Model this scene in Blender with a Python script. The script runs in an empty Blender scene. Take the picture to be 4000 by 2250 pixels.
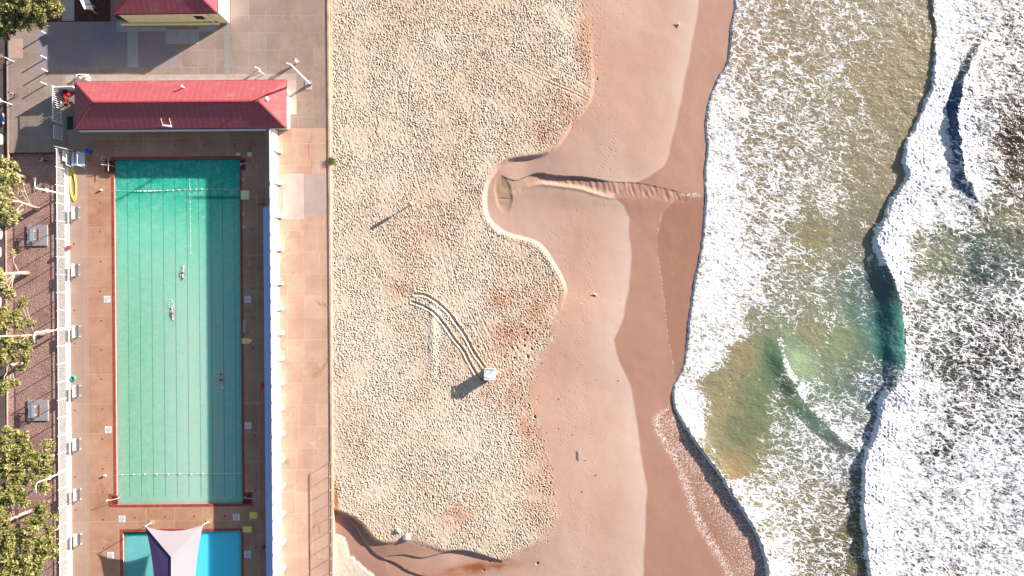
import bpy, bmesh, math, random
import numpy as np
from mathutils import Vector, Matrix
random.seed(7); rng = np.random.default_rng(11)
PX, H = 27.0, 99.0
R = math.radians
A0 = 0.008                                   # the baths are turned by this much against the picture
S = bpy.context.scene; COL = S.collection
# ------------------------------------------------------------------ coordinates (photo pixels -> metres)
def W(px, py, z=0.0):
    k = (1 - z / H) / PX
    return ((px - 2000) * k, (1125 - py) * k)
def F(u, v):
    return (u + A0 * (v - 1125), v - A0 * (u - 690))
def G(u, v, z=0.0):
    return W(*F(u, v), z)
def G3(u, v, z=0.0):
    x, y = G(u, v); return (x, y, z)
# ------------------------------------------------------------------ node helpers
def lin(c):
    c /= 255.0
    return c / 12.92 if c <= .04045 else ((c + .055) / 1.055) ** 2.4
def rgb(r, g, b, e=1.45):
    return (min(.9, lin(r) / e), min(.9, lin(g) / e), min(.9, lin(b) / e), 1)
class NT:
    def __init__(s, name):
        s.m = bpy.data.materials.new(name); s.m.use_nodes = True
        s.t = s.m.node_tree; s.t.nodes.clear()
        s.out = s.t.nodes.new('ShaderNodeOutputMaterial')
    def n(s, typ, ins=None, **props):
        nd = s.t.nodes.new(typ)
        for k, v in props.items(): setattr(nd, k, v)
        for k, v in (ins or {}).items():
            sock = nd.inputs[k]
            if hasattr(v, 'is_output') or isinstance(v, bpy.types.NodeSocket): s.t.links.new(v, sock)
            else: sock.default_value = v
        return nd
    def m_(s, op, a, b=0.0, c=0.0, clamp=False):
        nd = s.n('ShaderNodeMath', {0: a, 1: b, 2: c}, operation=op); nd.use_clamp = clamp
        return nd.outputs[0]
    def mix(s, f, a, b, blend='MIX'):
        nd = s.t.nodes.new('ShaderNodeMix'); nd.data_type = 'RGBA'; nd.blend_type = blend
        for i, v in ((0, f), (6, a), (7, b)):
            if isinstance(v, bpy.types.NodeSocket): s.t.links.new(v, nd.inputs[i])
            else: nd.inputs[i].default_value = v
        return nd.outputs[2]
    def noise(s, vec, scale, detail=3, rough=.55, out=0, dist=0):
        nd = s.n('ShaderNodeTexNoise', {'Vector': vec, 'Scale': scale, 'Detail': detail, 'Roughness': rough, 'Distortion': dist})
        return nd.outputs[out]
    def ss(s, x, lo, hi):
        nd = s.n('ShaderNodeMapRange', {0: x, 1: lo, 2: hi, 3: 0.0, 4: 1.0}, interpolation_type='SMOOTHSTEP')
        return nd.outputs[0]
    def ramp(s, f, stops):
        nd = s.t.nodes.new('ShaderNodeValToRGB'); s.t.links.new(f, nd.inputs[0])
        cr = nd.color_ramp
        while len(cr.elements) < len(stops): cr.elements.new(.5)
        for e, (p, c) in zip(cr.elements, stops): e.position = p; e.color = c
        return nd.outputs[0]
    def attr(s, name, out='Fac'):
        return s.n('ShaderNodeAttribute', attribute_name=name).outputs[out]
    def pos(s):
        return s.n('ShaderNodeNewGeometry').outputs['Position']
    def sep(s, v):
        return s.n('ShaderNodeSeparateXYZ', {0: v}).outputs
    def comb(s, x, y, z=0.0):
        return s.n('ShaderNodeCombineXYZ', {0: x, 1: y, 2: z}).outputs[0]
    def vscale(s, v, x, y, z=1.0, loc=(0, 0, 0), rot=0):
        return s.n('ShaderNodeMapping', {'Vector': v, 'Location': loc, 'Rotation': (0, 0, rot), 'Scale': (x, y, z)}).outputs[0]
    def bump(s, h, strength=.5, dist=.02):
        return s.n('ShaderNodeBump', {'Height': h, 'Strength': strength, 'Distance': dist}).outputs[0]
    def pbr(s, col, rough=.7, spec=.3, metal=0.0, normal=None, **extra):
        ins = {'Base Color': col, 'Roughness': rough, 'Specular IOR Level': spec, 'Metallic': metal}
        if normal is not None: ins['Normal'] = normal
        ins.update(extra)
        nd = s.n('ShaderNodeBsdfPrincipled', ins)
        s.t.links.new(nd.outputs[0], s.out.inputs[0])
        return nd
MATS = {}
def simple(name, c, c2=None, scale=3.0, rough=.6, spec=.3, metal=0.0, bump=.15, fine=40.0, alpha=None):
    if name in MATS: return MATS[name]
    t = NT(name); p = t.pos()
    c2 = c2 or tuple(x * .72 for x in c[:3]) + (1,)
    f = t.ss(t.noise(p, scale, 5, .6), .3, .75)
    col = t.mix(f, c, c2)
    g = t.noise(p, fine, 3, .6)
    col = t.mix(t.m_('MULTIPLY', g, .35), col, tuple(x * .6 for x in c[:3]) + (1,))
    t.pbr(col, rough, spec, metal, t.bump(g, bump, .02) if bump else None)
    MATS[name] = t.m
    return t.m
def slab_mat(name, c1, c2, cj, su, sv, ou=0, ov=0, jw=.9, vary=.35, stain=None, shift=0.0, stain2=None):
    """concrete slabs: joints laid out along the attribute uvp (in units of 1/27 m)"""
    t = NT(name); uv = t.attr('uvp', 'Vector'); p = t.pos()
    o = t.sep(uv)
    wob = t.m_('MULTIPLY', t.m_('SUBTRACT', t.noise(p, .9, 2), .5), 2.2)
    vv = t.m_('DIVIDE', t.m_('ADD', t.m_('ADD', o[1], ov), wob), sv)
    row = t.m_('FLOOR', vv)
    uu = t.m_('DIVIDE', t.m_('ADD', t.m_('ADD', o[0], ou), t.m_('ADD', wob, t.m_('MULTIPLY', t.m_('SINE', t.m_('MULTIPLY', row, 12.9)), shift))), su)
    def joint(x, s):
        f = t.m_('ABSOLUTE', t.m_('SUBTRACT', t.m_('FRACT', x), .5))
        return t.ss(f, .5 - jw / s * 1.4, .5 - jw / s * .5)
    j = t.m_('MAXIMUM', joint(uu, su), joint(vv, sv))
    cell = t.comb(t.m_('FLOOR', uu), row, 3.7)
    wn = t.n('ShaderNodeTexWhiteNoise', {'Vector': cell}, noise_dimensions='3D').outputs[0]
    big = t.ss(t.noise(p, .28, 6, .68), .34, .68)
    fine = t.noise(p, 7, 6, .7)
    f = t.m_('ADD', t.m_('MULTIPLY', wn, vary), t.m_('MULTIPLY', big, 1 - vary), clamp=True)
    col = t.mix(f, c1, c2)
    col = t.mix(t.m_('MULTIPLY', t.ss(fine, .42, .75), .5), col, tuple(x * .62 for x in c2[:3]) + (1,))
    if stain:
        sm = t.ss(t.noise(t.vscale(p, 1, .55), .42, 7, .72, dist=.8), .56, .70)
        col = t.mix(t.m_('MULTIPLY', sm, .75), col, stain)
    if stain2:
        sm = t.ss(t.noise(t.vscale(p, .8, 1, 1, (9, 4, 0)), .5, 7, .7, dist=.6), .58, .72)
        col = t.mix(t.m_('MULTIPLY', sm, .6), col, stain2)
    jf = t.m_('MULTIPLY', j, t.ss(t.noise(p, .8, 2), .25, .55))
    col = t.mix(t.m_('MULTIPLY', jf, .75), col, cj)
    t.pbr(col, .85, .2, 0, t.bump(t.m_('SUBTRACT', fine, j), .35, .02))
    return t.m
# ------------------------------------------------------------------ mesh helpers
class MB:
    def __init__(s): s.v = []; s.f = []
    def add(s, vs, fs):
        b = len(s.v); s.v += [tuple(x) for x in vs]; s.f += [tuple(i + b for i in f) for f in fs]; return s
    def box(s, c, d, rz=0.0, M=None, taper=1.0):
        x, y, z = d[0] / 2, d[1] / 2, d[2] / 2
        pts = []
        for sz in (-1, 1):
            k = taper if sz > 0 else 1
            for a, b in ((-1, -1), (1, -1), (1, 1), (-1, 1)): pts.append(Vector((a * x * k, b * y * k, sz * z)))
        m = M if M is not None else Matrix.Rotation(rz, 3, 'Z')
        pts = [m @ p + Vector(c) for p in pts]
        return s.add(pts, [(3, 2, 1, 0), (4, 5, 6, 7), (0, 1, 5, 4), (1, 2, 6, 5), (2, 3, 7, 6), (3, 0, 4, 7)])
    def bar(s, a, b, w, h=None, up=(0, 0, 1)):
        a, b = Vector(a), Vector(b); d = b - a; L = d.length
        z = Vector(up); x = d.normalized(); y = z.cross(x)
        if y.length < 1e-4: y = Vector((0, 1, 0)).cross(x)
        y.normalize(); z = x.cross(y)
        M = Matrix((x, y, z)).transposed()
        return s.box((a + b) / 2, (L, w, h or w), M=M)
    def tube(s, pts, r, n=8, r2=None, cap=True):
        pts = [Vector(p) for p in pts]; b = len(s.v); m = len(pts)
        for i, p in enumerate(pts):
            d = (pts[min(i + 1, m - 1)] - pts[max(i - 1, 0)]).normalized()
            a = d.cross(Vector((0, 0, 1)))
            if a.length < 1e-3: a = d.cross(Vector((0, 1, 0)))
            a.normalize(); c = d.cross(a)
            t = i / max(1, m - 1)
            rr = r[i] if isinstance(r, (list, tuple)) else (r if r2 is None else r + (r2 - r) * t)
            for k in range(n):
                q = 2 * math.pi * k / n
                s.v.append(tuple(p + (a * math.cos(q) + c * math.sin(q)) * rr))
        for i in range(m - 1):
            for k in range(n):
                k2 = (k + 1) % n
                s.f.append((b + i * n + k, b + i * n + k2, b + (i + 1) * n + k2, b + (i + 1) * n + k))
        if cap:
            s.f.append(tuple(b + k for k in range(n))[::-1]); s.f.append(tuple(b + (m - 1) * n + k for k in range(n)))
        return s
    def ball(s, c, r, n=10, m=6):
        rx, ry, rz = r if isinstance(r, tuple) else (r, r, r); b = len(s.v)
        for j in range(1, m):
            th = math.pi * j / m
            for i in range(n):
                q = 2 * math.pi * i / n
                s.v.append((c[0] + rx * math.sin(th) * math.cos(q), c[1] + ry * math.sin(th) * math.sin(q), c[2] + rz * math.cos(th)))
        s.v.append((c[0], c[1], c[2] + rz)); s.v.append((c[0], c[1], c[2] - rz)); T = len(s.v) - 2
        for j in range(m - 2):
            for i in range(n):
                i2 = (i + 1) % n
                s.f.append((b + j * n + i, b + (j + 1) * n + i, b + (j + 1) * n + i2, b + j * n + i2))
        for i in range(n):
            i2 = (i + 1) % n
            s.f.append((T, b + i, b + i2)); s.f.append((T + 1, b + (m - 2) * n + i2, b + (m - 2) * n + i))
        return s
    def prism(s, poly, z0, z1):
        n = len(poly)
        return s.add([(x, y, z0) for x, y in poly] + [(x, y, z1) for x, y in poly],
                     [tuple(range(n))[::-1], tuple(range(n, 2 * n))] + [(i, (i + 1) % n, n + (i + 1) % n, n + i) for i in range(n)])
    def build(s, name, mat, parent=None, bevel=0.0, smooth=False, loc=None):
        me = bpy.data.meshes.new(name); me.from_pydata(s.v, [], s.f)
        bm = bmesh.new(); bm.from_mesh(me)
        bmesh.ops.recalc_face_normals(bm, faces=bm.faces)
        if bevel: bmesh.ops.bevel(bm, geom=[e for e in bm.edges if e.is_manifold and e.calc_face_angle(0) > .5], offset=bevel, segments=2, affect='EDGES')
        bm.to_mesh(me); bm.free()
        if smooth:
            for p in me.polygons: p.use_smooth = True
        me.materials.append(mat)
        o = bpy.data.objects.new(name, me); COL.objects.link(o)
        if parent: o.parent = parent
        if loc is not None: o.location = loc
        return o
def tag(o, label, cat, group=None):
    o['label'] = label; o['category'] = cat
    if group: o['group'] = group
    return o
def struct(o): o['kind'] = 'structure'; return o
def empty(name, loc, label, cat, group=None, rz=0.0):
    o = bpy.data.objects.new(name, None); COL.objects.link(o); o.location = loc; o.rotation_euler = (0, 0, rz)
    o.empty_display_size = .3
    return tag(o, label, cat, group)
def dup(root, loc, label, rz=None, group=None, scale=None):
    r = root.copy(); COL.objects.link(r); r.location = loc; r['label'] = label
    if rz is not None: r.rotation_euler = (0, 0, rz)
    if group: r['group'] = group
    if scale: r.scale = scale
    for ch in list(root.children):
        c = ch.copy(); COL.objects.link(c); c.parent = r
        for g in ch.children:
            d = g.copy(); COL.objects.link(d); d.parent = c
    return r
def fbox(mb, u0, u1, v0, v1, z0, z1):
    """box over a rectangle of ground coordinates in the baths' own frame"""
    c = G((u0 + u1) / 2, (v0 + v1) / 2)
    return mb.box((c[0], c[1], (z0 + z1) / 2), (abs(u1 - u0) / PX, abs(v1 - v0) / PX, z1 - z0), A0)
def sheet(name, mat, outer, holes=(), z=0.0, thick=.0, sub=0, parent=None, gen=G):
    """flat sheet over outer rect (u0,v0,u1,v1) leaving rectangular holes out; stores uvp"""
    us = sorted({outer[0], outer[2], *[h[0] for h in holes], *[h[2] for h in holes]})
    vs = sorted({outer[1], outer[3], *[h[1] for h in holes], *[h[3] for h in holes]})
    us = [u for u in us if outer[0] <= u <= outer[2]]; vs = [v for v in vs if outer[1] <= v <= outer[3]]
    verts, faces, att, idx = [], [], [], {}
    def vid(u, v):
        if (u, v) not in idx:
            idx[(u, v)] = len(verts); x, y = gen(u, v); verts.append((x, y, z)); att.append((u, v, 0))
        return idx[(u, v)]
    for a, b in zip(us, us[1:]):
        for c, d in zip(vs, vs[1:]):
            m = ((a + b) / 2, (c + d) / 2)
            if any(h[0] < m[0] < h[2] and h[1] < m[1] < h[3] for h in holes): continue
            faces.append((vid(a, d), vid(b, d), vid(b, c), vid(a, c)))
    me = bpy.data.meshes.new(name); me.from_pydata(verts, [], faces)
    at = me.attributes.new('uvp', 'FLOAT_VECTOR', 'POINT')
    at.data.foreach_set('vector', np.array(att, dtype=np.float32).ravel())
    if thick:
        bm = bmesh.new(); bm.from_mesh(me)
        r = bmesh.ops.extrude_face_region(bm, geom=list(bm.faces))
        for g in r['geom']:
            if isinstance(g, bmesh.types.BMVert): g.co.z -= thick
        bmesh.ops.recalc_face_normals(bm, faces=bm.faces)
        bm.to_mesh(me); bm.free()
    me.materials.append(mat)
    o = bpy.data.objects.new(name, me); COL.objects.link(o)
    if parent: o.parent = parent
    return o
# ------------------------------------------------------------------ noise in numpy
def perlin(X, Y, seed=0):
    r = np.random.default_rng(seed); n = 256
    ang = r.random((n, n)) * 2 * np.pi; gx, gy = np.cos(ang), np.sin(ang)
    xi = np.floor(X).astype(np.int64); yi = np.floor(Y).astype(np.int64)
    xf, yf = X - xi, Y - yi
    u = xf * xf * xf * (xf * (xf * 6 - 15) + 10); v = yf * yf * yf * (yf * (yf * 6 - 15) + 10)
    def g(ix, iy, dx, dy):
        a, b = ix % n, iy % n
        return gx[a, b] * dx + gy[a, b] * dy
    n00 = g(xi, yi, xf, yf); n10 = g(xi + 1, yi, xf - 1, yf)
    n01 = g(xi, yi + 1, xf, yf - 1); n11 = g(xi + 1, yi + 1, xf - 1, yf - 1)
    return (n00 * (1 - u) + n10 * u) * (1 - v) + (n01 * (1 - u) + n11 * u) * v
def fbm(X, Y, oct=4, seed=0, gain=.5):
    s = 0; a = 1
    for i in range(oct):
        s = s + a * perlin(X * 2 ** i + 7.3 * i, Y * 2 ** i - 3.1 * i, seed + i); a *= gain
    return s
def sstep(x, a, b):
    t = np.clip((x - a) / (b - a), 0, 1); return t * t * (3 - 2 * t)
def poly_dist(X, Y, pts):
    """distance to a polyline, its side (+ on the right when walking it) and the parameter (index) along it"""
    best = np.full(X.shape, 1e9); side = np.zeros(X.shape); par = np.zeros(X.shape)
    for i, ((ax, ay), (bx, by)) in enumerate(zip(pts, pts[1:])):
        dx, dy = bx - ax, by - ay; L2 = dx * dx + dy * dy
        t = np.clip(((X - ax) * dx + (Y - ay) * dy) / L2, 0, 1)
        ex, ey = X - ax - t * dx, Y - ay - t * dy
        d = ex * ex + ey * ey; m = d < best
        best = np.where(m, d, best); side = np.where(m, -np.sign(dx * (Y - ay) - dy * (X - ax)), side); par = np.where(m, i + t, par)
    return np.sqrt(best), side, par
def wl(pts): return [W(*p) for p in pts]
def smooth_line(pts, k=3):
    """Catmull-Rom through the points"""
    out = []; P = [pts[0]] + list(pts) + [pts[-1]]
    for i in range(1, len(P) - 2):
        p0, p1, p2, p3 = (np.array(P[j], float) for j in (i - 1, i, i + 1, i + 2))
        for j in range(k):
            t = j / k
            out.append(tuple(.5 * (2 * p1 + (p2 - p0) * t + (2 * p0 - 5 * p1 + 4 * p2 - p3) * t * t + (3 * p1 - p0 - 3 * p2 + p3) * t ** 3)))
    out.append(tuple(pts[-1])); return out
def side_of(py_arr, pts):
    """x of a line, given as (x,y) running down, at each y"""
    ys = [p[1] for p in pts]; xs = [p[0] for p in pts]
    return np.interp(py_arr, ys, xs)
def grid_mesh(name, X, Y, Z, attrs, mat, keep=None, smooth=True):
    ny, nx = X.shape
    co = np.stack([X, Y, Z], -1).reshape(-1, 3).astype(np.float32)
    idx = np.arange(nx * ny).reshape(ny, nx)
    q = np.stack([idx[:-1, :-1], idx[:-1, 1:], idx[1:, 1:], idx[1:, :-1]], -1).reshape(-1, 4)
    if keep is not None: q = q[keep[:-1, :-1].ravel()]
    me = bpy.data.meshes.new(name)
    me.vertices.add(len(co)); me.vertices.foreach_set('co', co.ravel())
    me.loops.add(q.size); me.loops.foreach_set('vertex_index', q.ravel().astype(np.int32))
    me.polygons.add(len(q)); me.polygons.foreach_set('loop_start', np.arange(0, q.size, 4, dtype=np.int32))
    me.polygons.foreach_set('use_smooth', np.full(len(q), smooth))
    me.update(calc_edges=True)
    for k, a in attrs.items():
        if a.ndim == 3:
            at = me.attributes.new(k, 'FLOAT_COLOR', 'POINT')
            c = np.ones((len(co), 4), np.float32); c[:, :3] = a.reshape(-1, 3); at.data.foreach_set('color', c.ravel())
        else:
            at = me.attributes.new(k, 'FLOAT', 'POINT'); at.data.foreach_set('value', a.ravel().astype(np.float32))
    me.materials.append(mat)
    o = bpy.data.objects.new(name, me); COL.objects.link(o); return struct(o)
#@@LIGHT
# ================================================================== CAMERA, LIGHT
cam = bpy.data.cameras.new('camera'); co = bpy.data.objects.new('camera', cam); COL.objects.link(co)
co.location = (0, 0, H); cam.sensor_width = 36; cam.lens = 36 * H / (4000 / PX); cam.clip_end = 3000; cam.clip_start = 1
S.camera = co
SUN_EL = R(16); SUN_AZ = math.atan2(.513, .858)
sd = Vector((math.cos(SUN_EL) * math.cos(SUN_AZ), math.cos(SUN_EL) * math.sin(SUN_AZ), math.sin(SUN_EL)))
sl = bpy.data.lights.new('sun', 'SUN'); sl.energy = 5.0; sl.angle = R(.5); sl.color = (1, .90, .80)
so = bpy.data.objects.new('sun', sl); COL.objects.link(so); so.rotation_euler = sd.to_track_quat('Z', 'Y').to_euler(); so.location = (60, 40, 60)
wd = bpy.data.worlds.new('World'); S.world = wd; wd.use_nodes = True
sky = wd.node_tree.nodes.new('ShaderNodeTexSky'); sky.sky_type = 'NISHITA'; sky.sun_disc = False
sky.sun_elevation = SUN_EL; sky.sun_rotation = R(90) - SUN_AZ; sky.air_density = 1.0; sky.dust_density = 1.6
bg = wd.node_tree.nodes['Background']; wd.node_tree.links.new(sky.outputs[0], bg.inputs[0]); bg.inputs[1].default_value = .058
S.view_settings.view_transform = 'Standard'; S.view_settings.look = 'None'; S.view_settings.exposure = 1.55
S.cycles.max_bounces = 6; S.cycles.use_denoising = True
#@@GROUND
# ================================================================== GROUND SHEETS
ASPH = simple('asphalt', rgb(120, 105, 100), rgb(95, 85, 85), .6, .9, .2, bump=.4, fine=14)
m = MB(); m.box((0, 0, -6), (1600, 1600, .4)); struct(m.build('ground', simple('earth', rgb(150, 125, 105), rgb(120, 105, 80), .05, .95, .1)))
# car park / road west of the baths
def road_rect(u0, u1, v0, v1, z, name, mat):
    return struct(sheet(name, mat, (u0, v0, u1, v1), (), z))
road_rect(-1400, 34, -700, 640, -.2, 'car_park', ASPH)
# sloping part down to the level of the gravel
me = bpy.data.meshes.new('ramp')
p = [G3(-1400, 640, -.2), G3(34, 640, -.2), G3(34, 860, -.56), G3(-1400, 860, -.56)]
me.from_pydata(p, [], [(0, 3, 2, 1)]); me.materials.append(ASPH); o = bpy.data.objects.new('road', me); COL.objects.link(o); struct(o)
road_rect(-1400, 12, 860, 3000, -.56, 'road', ASPH)
def gravel_material():
    t = NT('gravel'); p = t.pos()
    a = t.noise(p, 9, 4, .75); b = t.noise(p, .35, 4, .6)
    vo = t.n('ShaderNodeTexVoronoi', {'Vector': p, 'Scale': 6.5}).outputs[0]
    col = t.ramp(a, [(.30, rgb(80, 55, 52)), (.45, rgb(195, 152, 142)), (.6, rgb(228, 188, 176)), (.75, rgb(250, 222, 208))])
    col = t.mix(t.m_('MULTIPLY', t.ss(b, .45, .7), .45), col, rgb(140, 100, 90))
    t.pbr(col, .95, .1, 0, t.bump(t.m_('ADD', a, t.m_('MULTIPLY', vo, .6)), 1.0, .09)); return t.m
GRAV = gravel_material()
struct(sheet('gravel_yard', GRAV, (15, 592, 262, 3000), (), -.6))
EDGE = simple('kerb_concrete', rgb(215, 190, 175), rgb(180, 155, 145), 1.2, .9)
m = MB(); fbox(m, 11, 15, 700, 3000, -.8, -.5); struct(m.build('kerb', EDGE))
m = MB(); fbox(m, 33, 38, 232, 640, -.4, .03); struct(m.build('kerb', EDGE))
PAVE = slab_mat('plaza_paving', rgb(184, 166, 156), rgb(160, 141, 132), rgb(204, 184, 173), 66, 67, 10, 4, .8, .4, rgb(150, 125, 112), 0)
PAVE_D = slab_mat('north_paving', rgb(150, 138, 136), rgb(120, 110, 110), rgb(175, 160, 150), 66, 67, 22, 4, .7, .3, None, 0)
# the concrete level round the baths: holes for both pools, dug garden, etc.
DECK = slab_mat('deck_concrete', rgb(216, 172, 145), rgb(190, 142, 115), rgb(240, 200, 170), 110, 115, 95, 35, .8, .3, rgb(185, 125, 88), 0, rgb(232, 196, 172))
DECKG = slab_mat('deck_strip', rgb(208, 178, 160), rgb(188, 158, 142), rgb(225, 195, 170), 200, 115, 70, 35, .7, .3, None, 0)
P1 = (438, 611, 950, 1980); P2 = (461, 2066, 944, 2600)
AL = [(412, 618, 440, 674), (948, 618, 964, 668), (418, 1928, 440, 1978), (948, 1924, 980, 1978)]
struct(sheet('pool_deck', DECK, (345, 505, 1040, 3000), [P1, P2] + AL, 0.0))
struct(sheet('deck_strip', DECKG, (272, 505, 345, 3000), (), 0.0))
struct(sheet('deck_strip', DECKG, (1040, 505, 1092, 3000), (), 0.0))
struct(sheet('plaza', PAVE, (38, -700, 1092, 505), [(156, 82, 700, 262), (190, -700, 440, 82)], 0.0))
struct(sheet('plaza', PAVE, (38, 505, 272, 592), (), 0.0))
struct(sheet('forecourt_shade_sheet', simple('forecourt_shade_tint', rgb(165, 155, 170), rgb(182, 165, 165), .35, .9, .2, bump=.3, fine=9), (156, 82, 700, 262), (), 0.0))  # bluish sheet over the clubhouse's cast shadow, shade tone painted in
struct(sheet('garden_bed', simple('garden_soil', rgb(110, 80, 70), rgb(85, 62, 52), 1.5, .95, .1, bump=.6, fine=12), (190, -700, 440, 82), (), 0.0))
PALE = simple('pale_concrete', rgb(200, 200, 205), rgb(185, 185, 190), 1.2, .9)
struct(sheet('path', PALE, (250, -300, 299, 78), (), .006))
struct(sheet('path', simple('grey_strip', rgb(172, 166, 166), rgb(158, 152, 150), 1.5, .9), (882, 92, 906, 292), (), .006))
struct(sheet('path', PALE, (464, 78, 494, 122), (), .006))
struct(sheet('path', PALE, (494, 104, 660, 122), (), .006))
struct(sheet('path', PALE, (655, 116, 786, 172), (), .006))
struct(sheet('path', PALE, (786, 100, 856, 124), (), .006))
struct(sheet('path', PALE, (505, 122, 547, 262), (), .006))
struct(sheet('path', simple('pink_path', rgb(222, 190, 172), rgb(205, 172, 155), 1.2, .9), (42, 146, 98, 222), (), .006))
struct(sheet('path', simple('apron', rgb(205, 190, 180), rgb(190, 172, 160), 1.2, .9), (262, 291, 1164, 318), (), .006))
struct(sheet('path', simple('side_apron', rgb(208, 190, 180), rgb(235, 208, 192), .3, .9), (1112, 318, 1164, 450), (), .006))
# promenade
PROM = slab_mat('promenade_concrete', rgb(226, 192, 172), rgb(200, 160, 138), rgb(238, 208, 188), 66, 85, 20, 30, .7, .45, rgb(182, 128, 92), 22, rgb(236, 206, 196))
PROMN = slab_mat('plaza_east', rgb(186, 164, 152), rgb(160, 138, 126), rgb(198, 174, 160), 66, 66, 6, 2, .7, .35, rgb(150, 112, 88), 18, rgb(206, 182, 172))
struct(sheet('promenade', PROMN, (1092, -700, 1278, 505), (), 0.0))
struct(sheet('promenade', PROM, (1092, 505, 1278, 3000), (), 0.0))
struct(sheet('paving_patch', simple('newer_slab', rgb(232, 208, 200), rgb(216, 190, 180), .4, .9), (1106, 682, 1190, 860), (), .006))
struct(sheet('paving_patch', simple('grey_slab', rgb(204, 184, 176), rgb(188, 168, 160), .4, .9), (1192, 684, 1274, 850), (), .006))
# sea wall: kerb on the beach side of the promenade
m = MB(); fbox(m, 1279.5, 1286, -700, 3000, -1.2, .02); fbox(m, 1287, 1294.5, -700, 3000, -2.4, .11)
o = m.build('sea_wall', simple('seawall_concrete', rgb(236, 205, 185), rgb(200, 160, 135), .5, .9, bump=.4, fine=10))
tag(o, 'long low concrete sea wall between the promenade and the beach', 'sea wall')
m = MB(); fbox(m, 1277.5, 1279.5, -700, 3000, -1, -.03); struct(m.build('drain_channel', simple('drain_dark', rgb(90, 55, 40), rgb(60, 35, 25), 1, .95)))
#@@POOLS
# ================================================================== POOLS
COPE = simple('red_coping', rgb(190, 95, 85), rgb(150, 70, 62), 1.6, .6, .3, bump=.2, fine=9)
WALLP = simple('pool_wall_paint', rgb(245, 235, 215), rgb(225, 215, 190), 1.2, .6)
W1 = (448, 621, 940, 1970); W2 = (471, 2076, 934, 2590); ALW = [(421, 627, 448, 670), (940, 627, 958, 664), (427, 1937, 448, 1970), (940, 1932, 972, 1970)]
pool = empty('swimming_pool', G3(690, 1300), 'long green lap pool with thin black lane lines and red tiled edge', 'pool')
pool2 = empty('toddler_pool', G3(700, 2300), 'square pale blue toddler pool partly under the shade sails', 'pool')
def inst(o, par):
    if o.parent is None:
        o.parent = par
    o.matrix_parent_inverse = Matrix.Translation(par.location).inverted(); return o
inst(sheet('coping', COPE, (P1[0], P1[1], P1[2], P1[3]), [W1] + ALW, .012, .2), pool)
for a, w in zip(AL, ALW):
    out = (min(a[0], w[0]), a[1], max(a[2], w[2]), a[3])
    if a[0] < 500: rc = (a[0], a[1], 438, a[3])
    else: rc = (950, a[1], a[2], a[3])
    inst(sheet('coping', COPE, rc, [w], .012, .2), pool)
inst(sheet('coping', COPE, P2, [W2], .012, .2), pool2)
def basin(w, par, depth=2.2, mat=WALLP):
    m = MB()
    for a in ((w[0] - 4, w[0] - .3, w[1] - 4, w[3] + 4), (w[2] + .3, w[2] + 4, w[1] - 4, w[3] + 4), (w[0], w[2], w[1] - 4, w[1] - .3), (w[0], w[2], w[3] + .3, w[3] + 4)):
        fbox(m, *a, -depth, -.004)
    inst(m.build('pool_wall', mat, par), par)
basin(W2, pool2)
m = MB()   # walls of the lap pool, with gaps where the step alcoves open
fbox(m, 444, 447.7, 674, 1934, -2.2, -.004); fbox(m, 940.3, 944, 668, 1928, -2.2, -.004)
fbox(m, 448, 940, 617, 620.7, -2.2, -.004); fbox(m, 448, 940, 1970.3, 1974, -2.2, -.004)
inst(m.build('pool_wall', WALLP, pool), pool)
STEP = simple('step_tiles', rgb(150, 62, 58), rgb(110, 45, 42), 2, .6); NOSE = simple('white_nosing', rgb(240, 225, 215), None, 2, .6)
for w in ALW:
    ms, mn = MB(), MB(); west = w[0] < 500; n = 5; du = (w[2] - w[0]) / n
    for i in range(n):
        a = w[0] + i * du; k = i if west else n - 1 - i
        zt = -.08 - .05 * k
        fbox(ms, a, a + du, w[1], w[3], -1.2, zt)
        if k >= 0: fbox(mn, a + (.3 if west else du - 1.1), a + (1.1 if west else du - .3), w[1] + .2, w[3] - .2, zt, zt + .015)
    st = inst(ms.build('step', STEP, pool), pool); inst(mn.build('nosing', NOSE, st), pool)
    st2 = MB(); fbox(st2, w[0] - 2, w[2] + (0 if west else 2), w[1] - 2.5, w[1] - .3, -1.5, -.004); fbox(st2, w[0] - 2, w[2] + (0 if west else 2), w[3] + .3, w[3] + 2, -1.5, -.004)
    if west: fbox(st2, w[0] - 2, w[0] - .3, w[1], w[3], -1.5, -.004)
    else: fbox(st2, w[2] + .3, w[2] + 2, w[1], w[3], -1.5, -.004)
    inst(st2.build('pool_wall', COPE, pool), pool)
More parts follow.
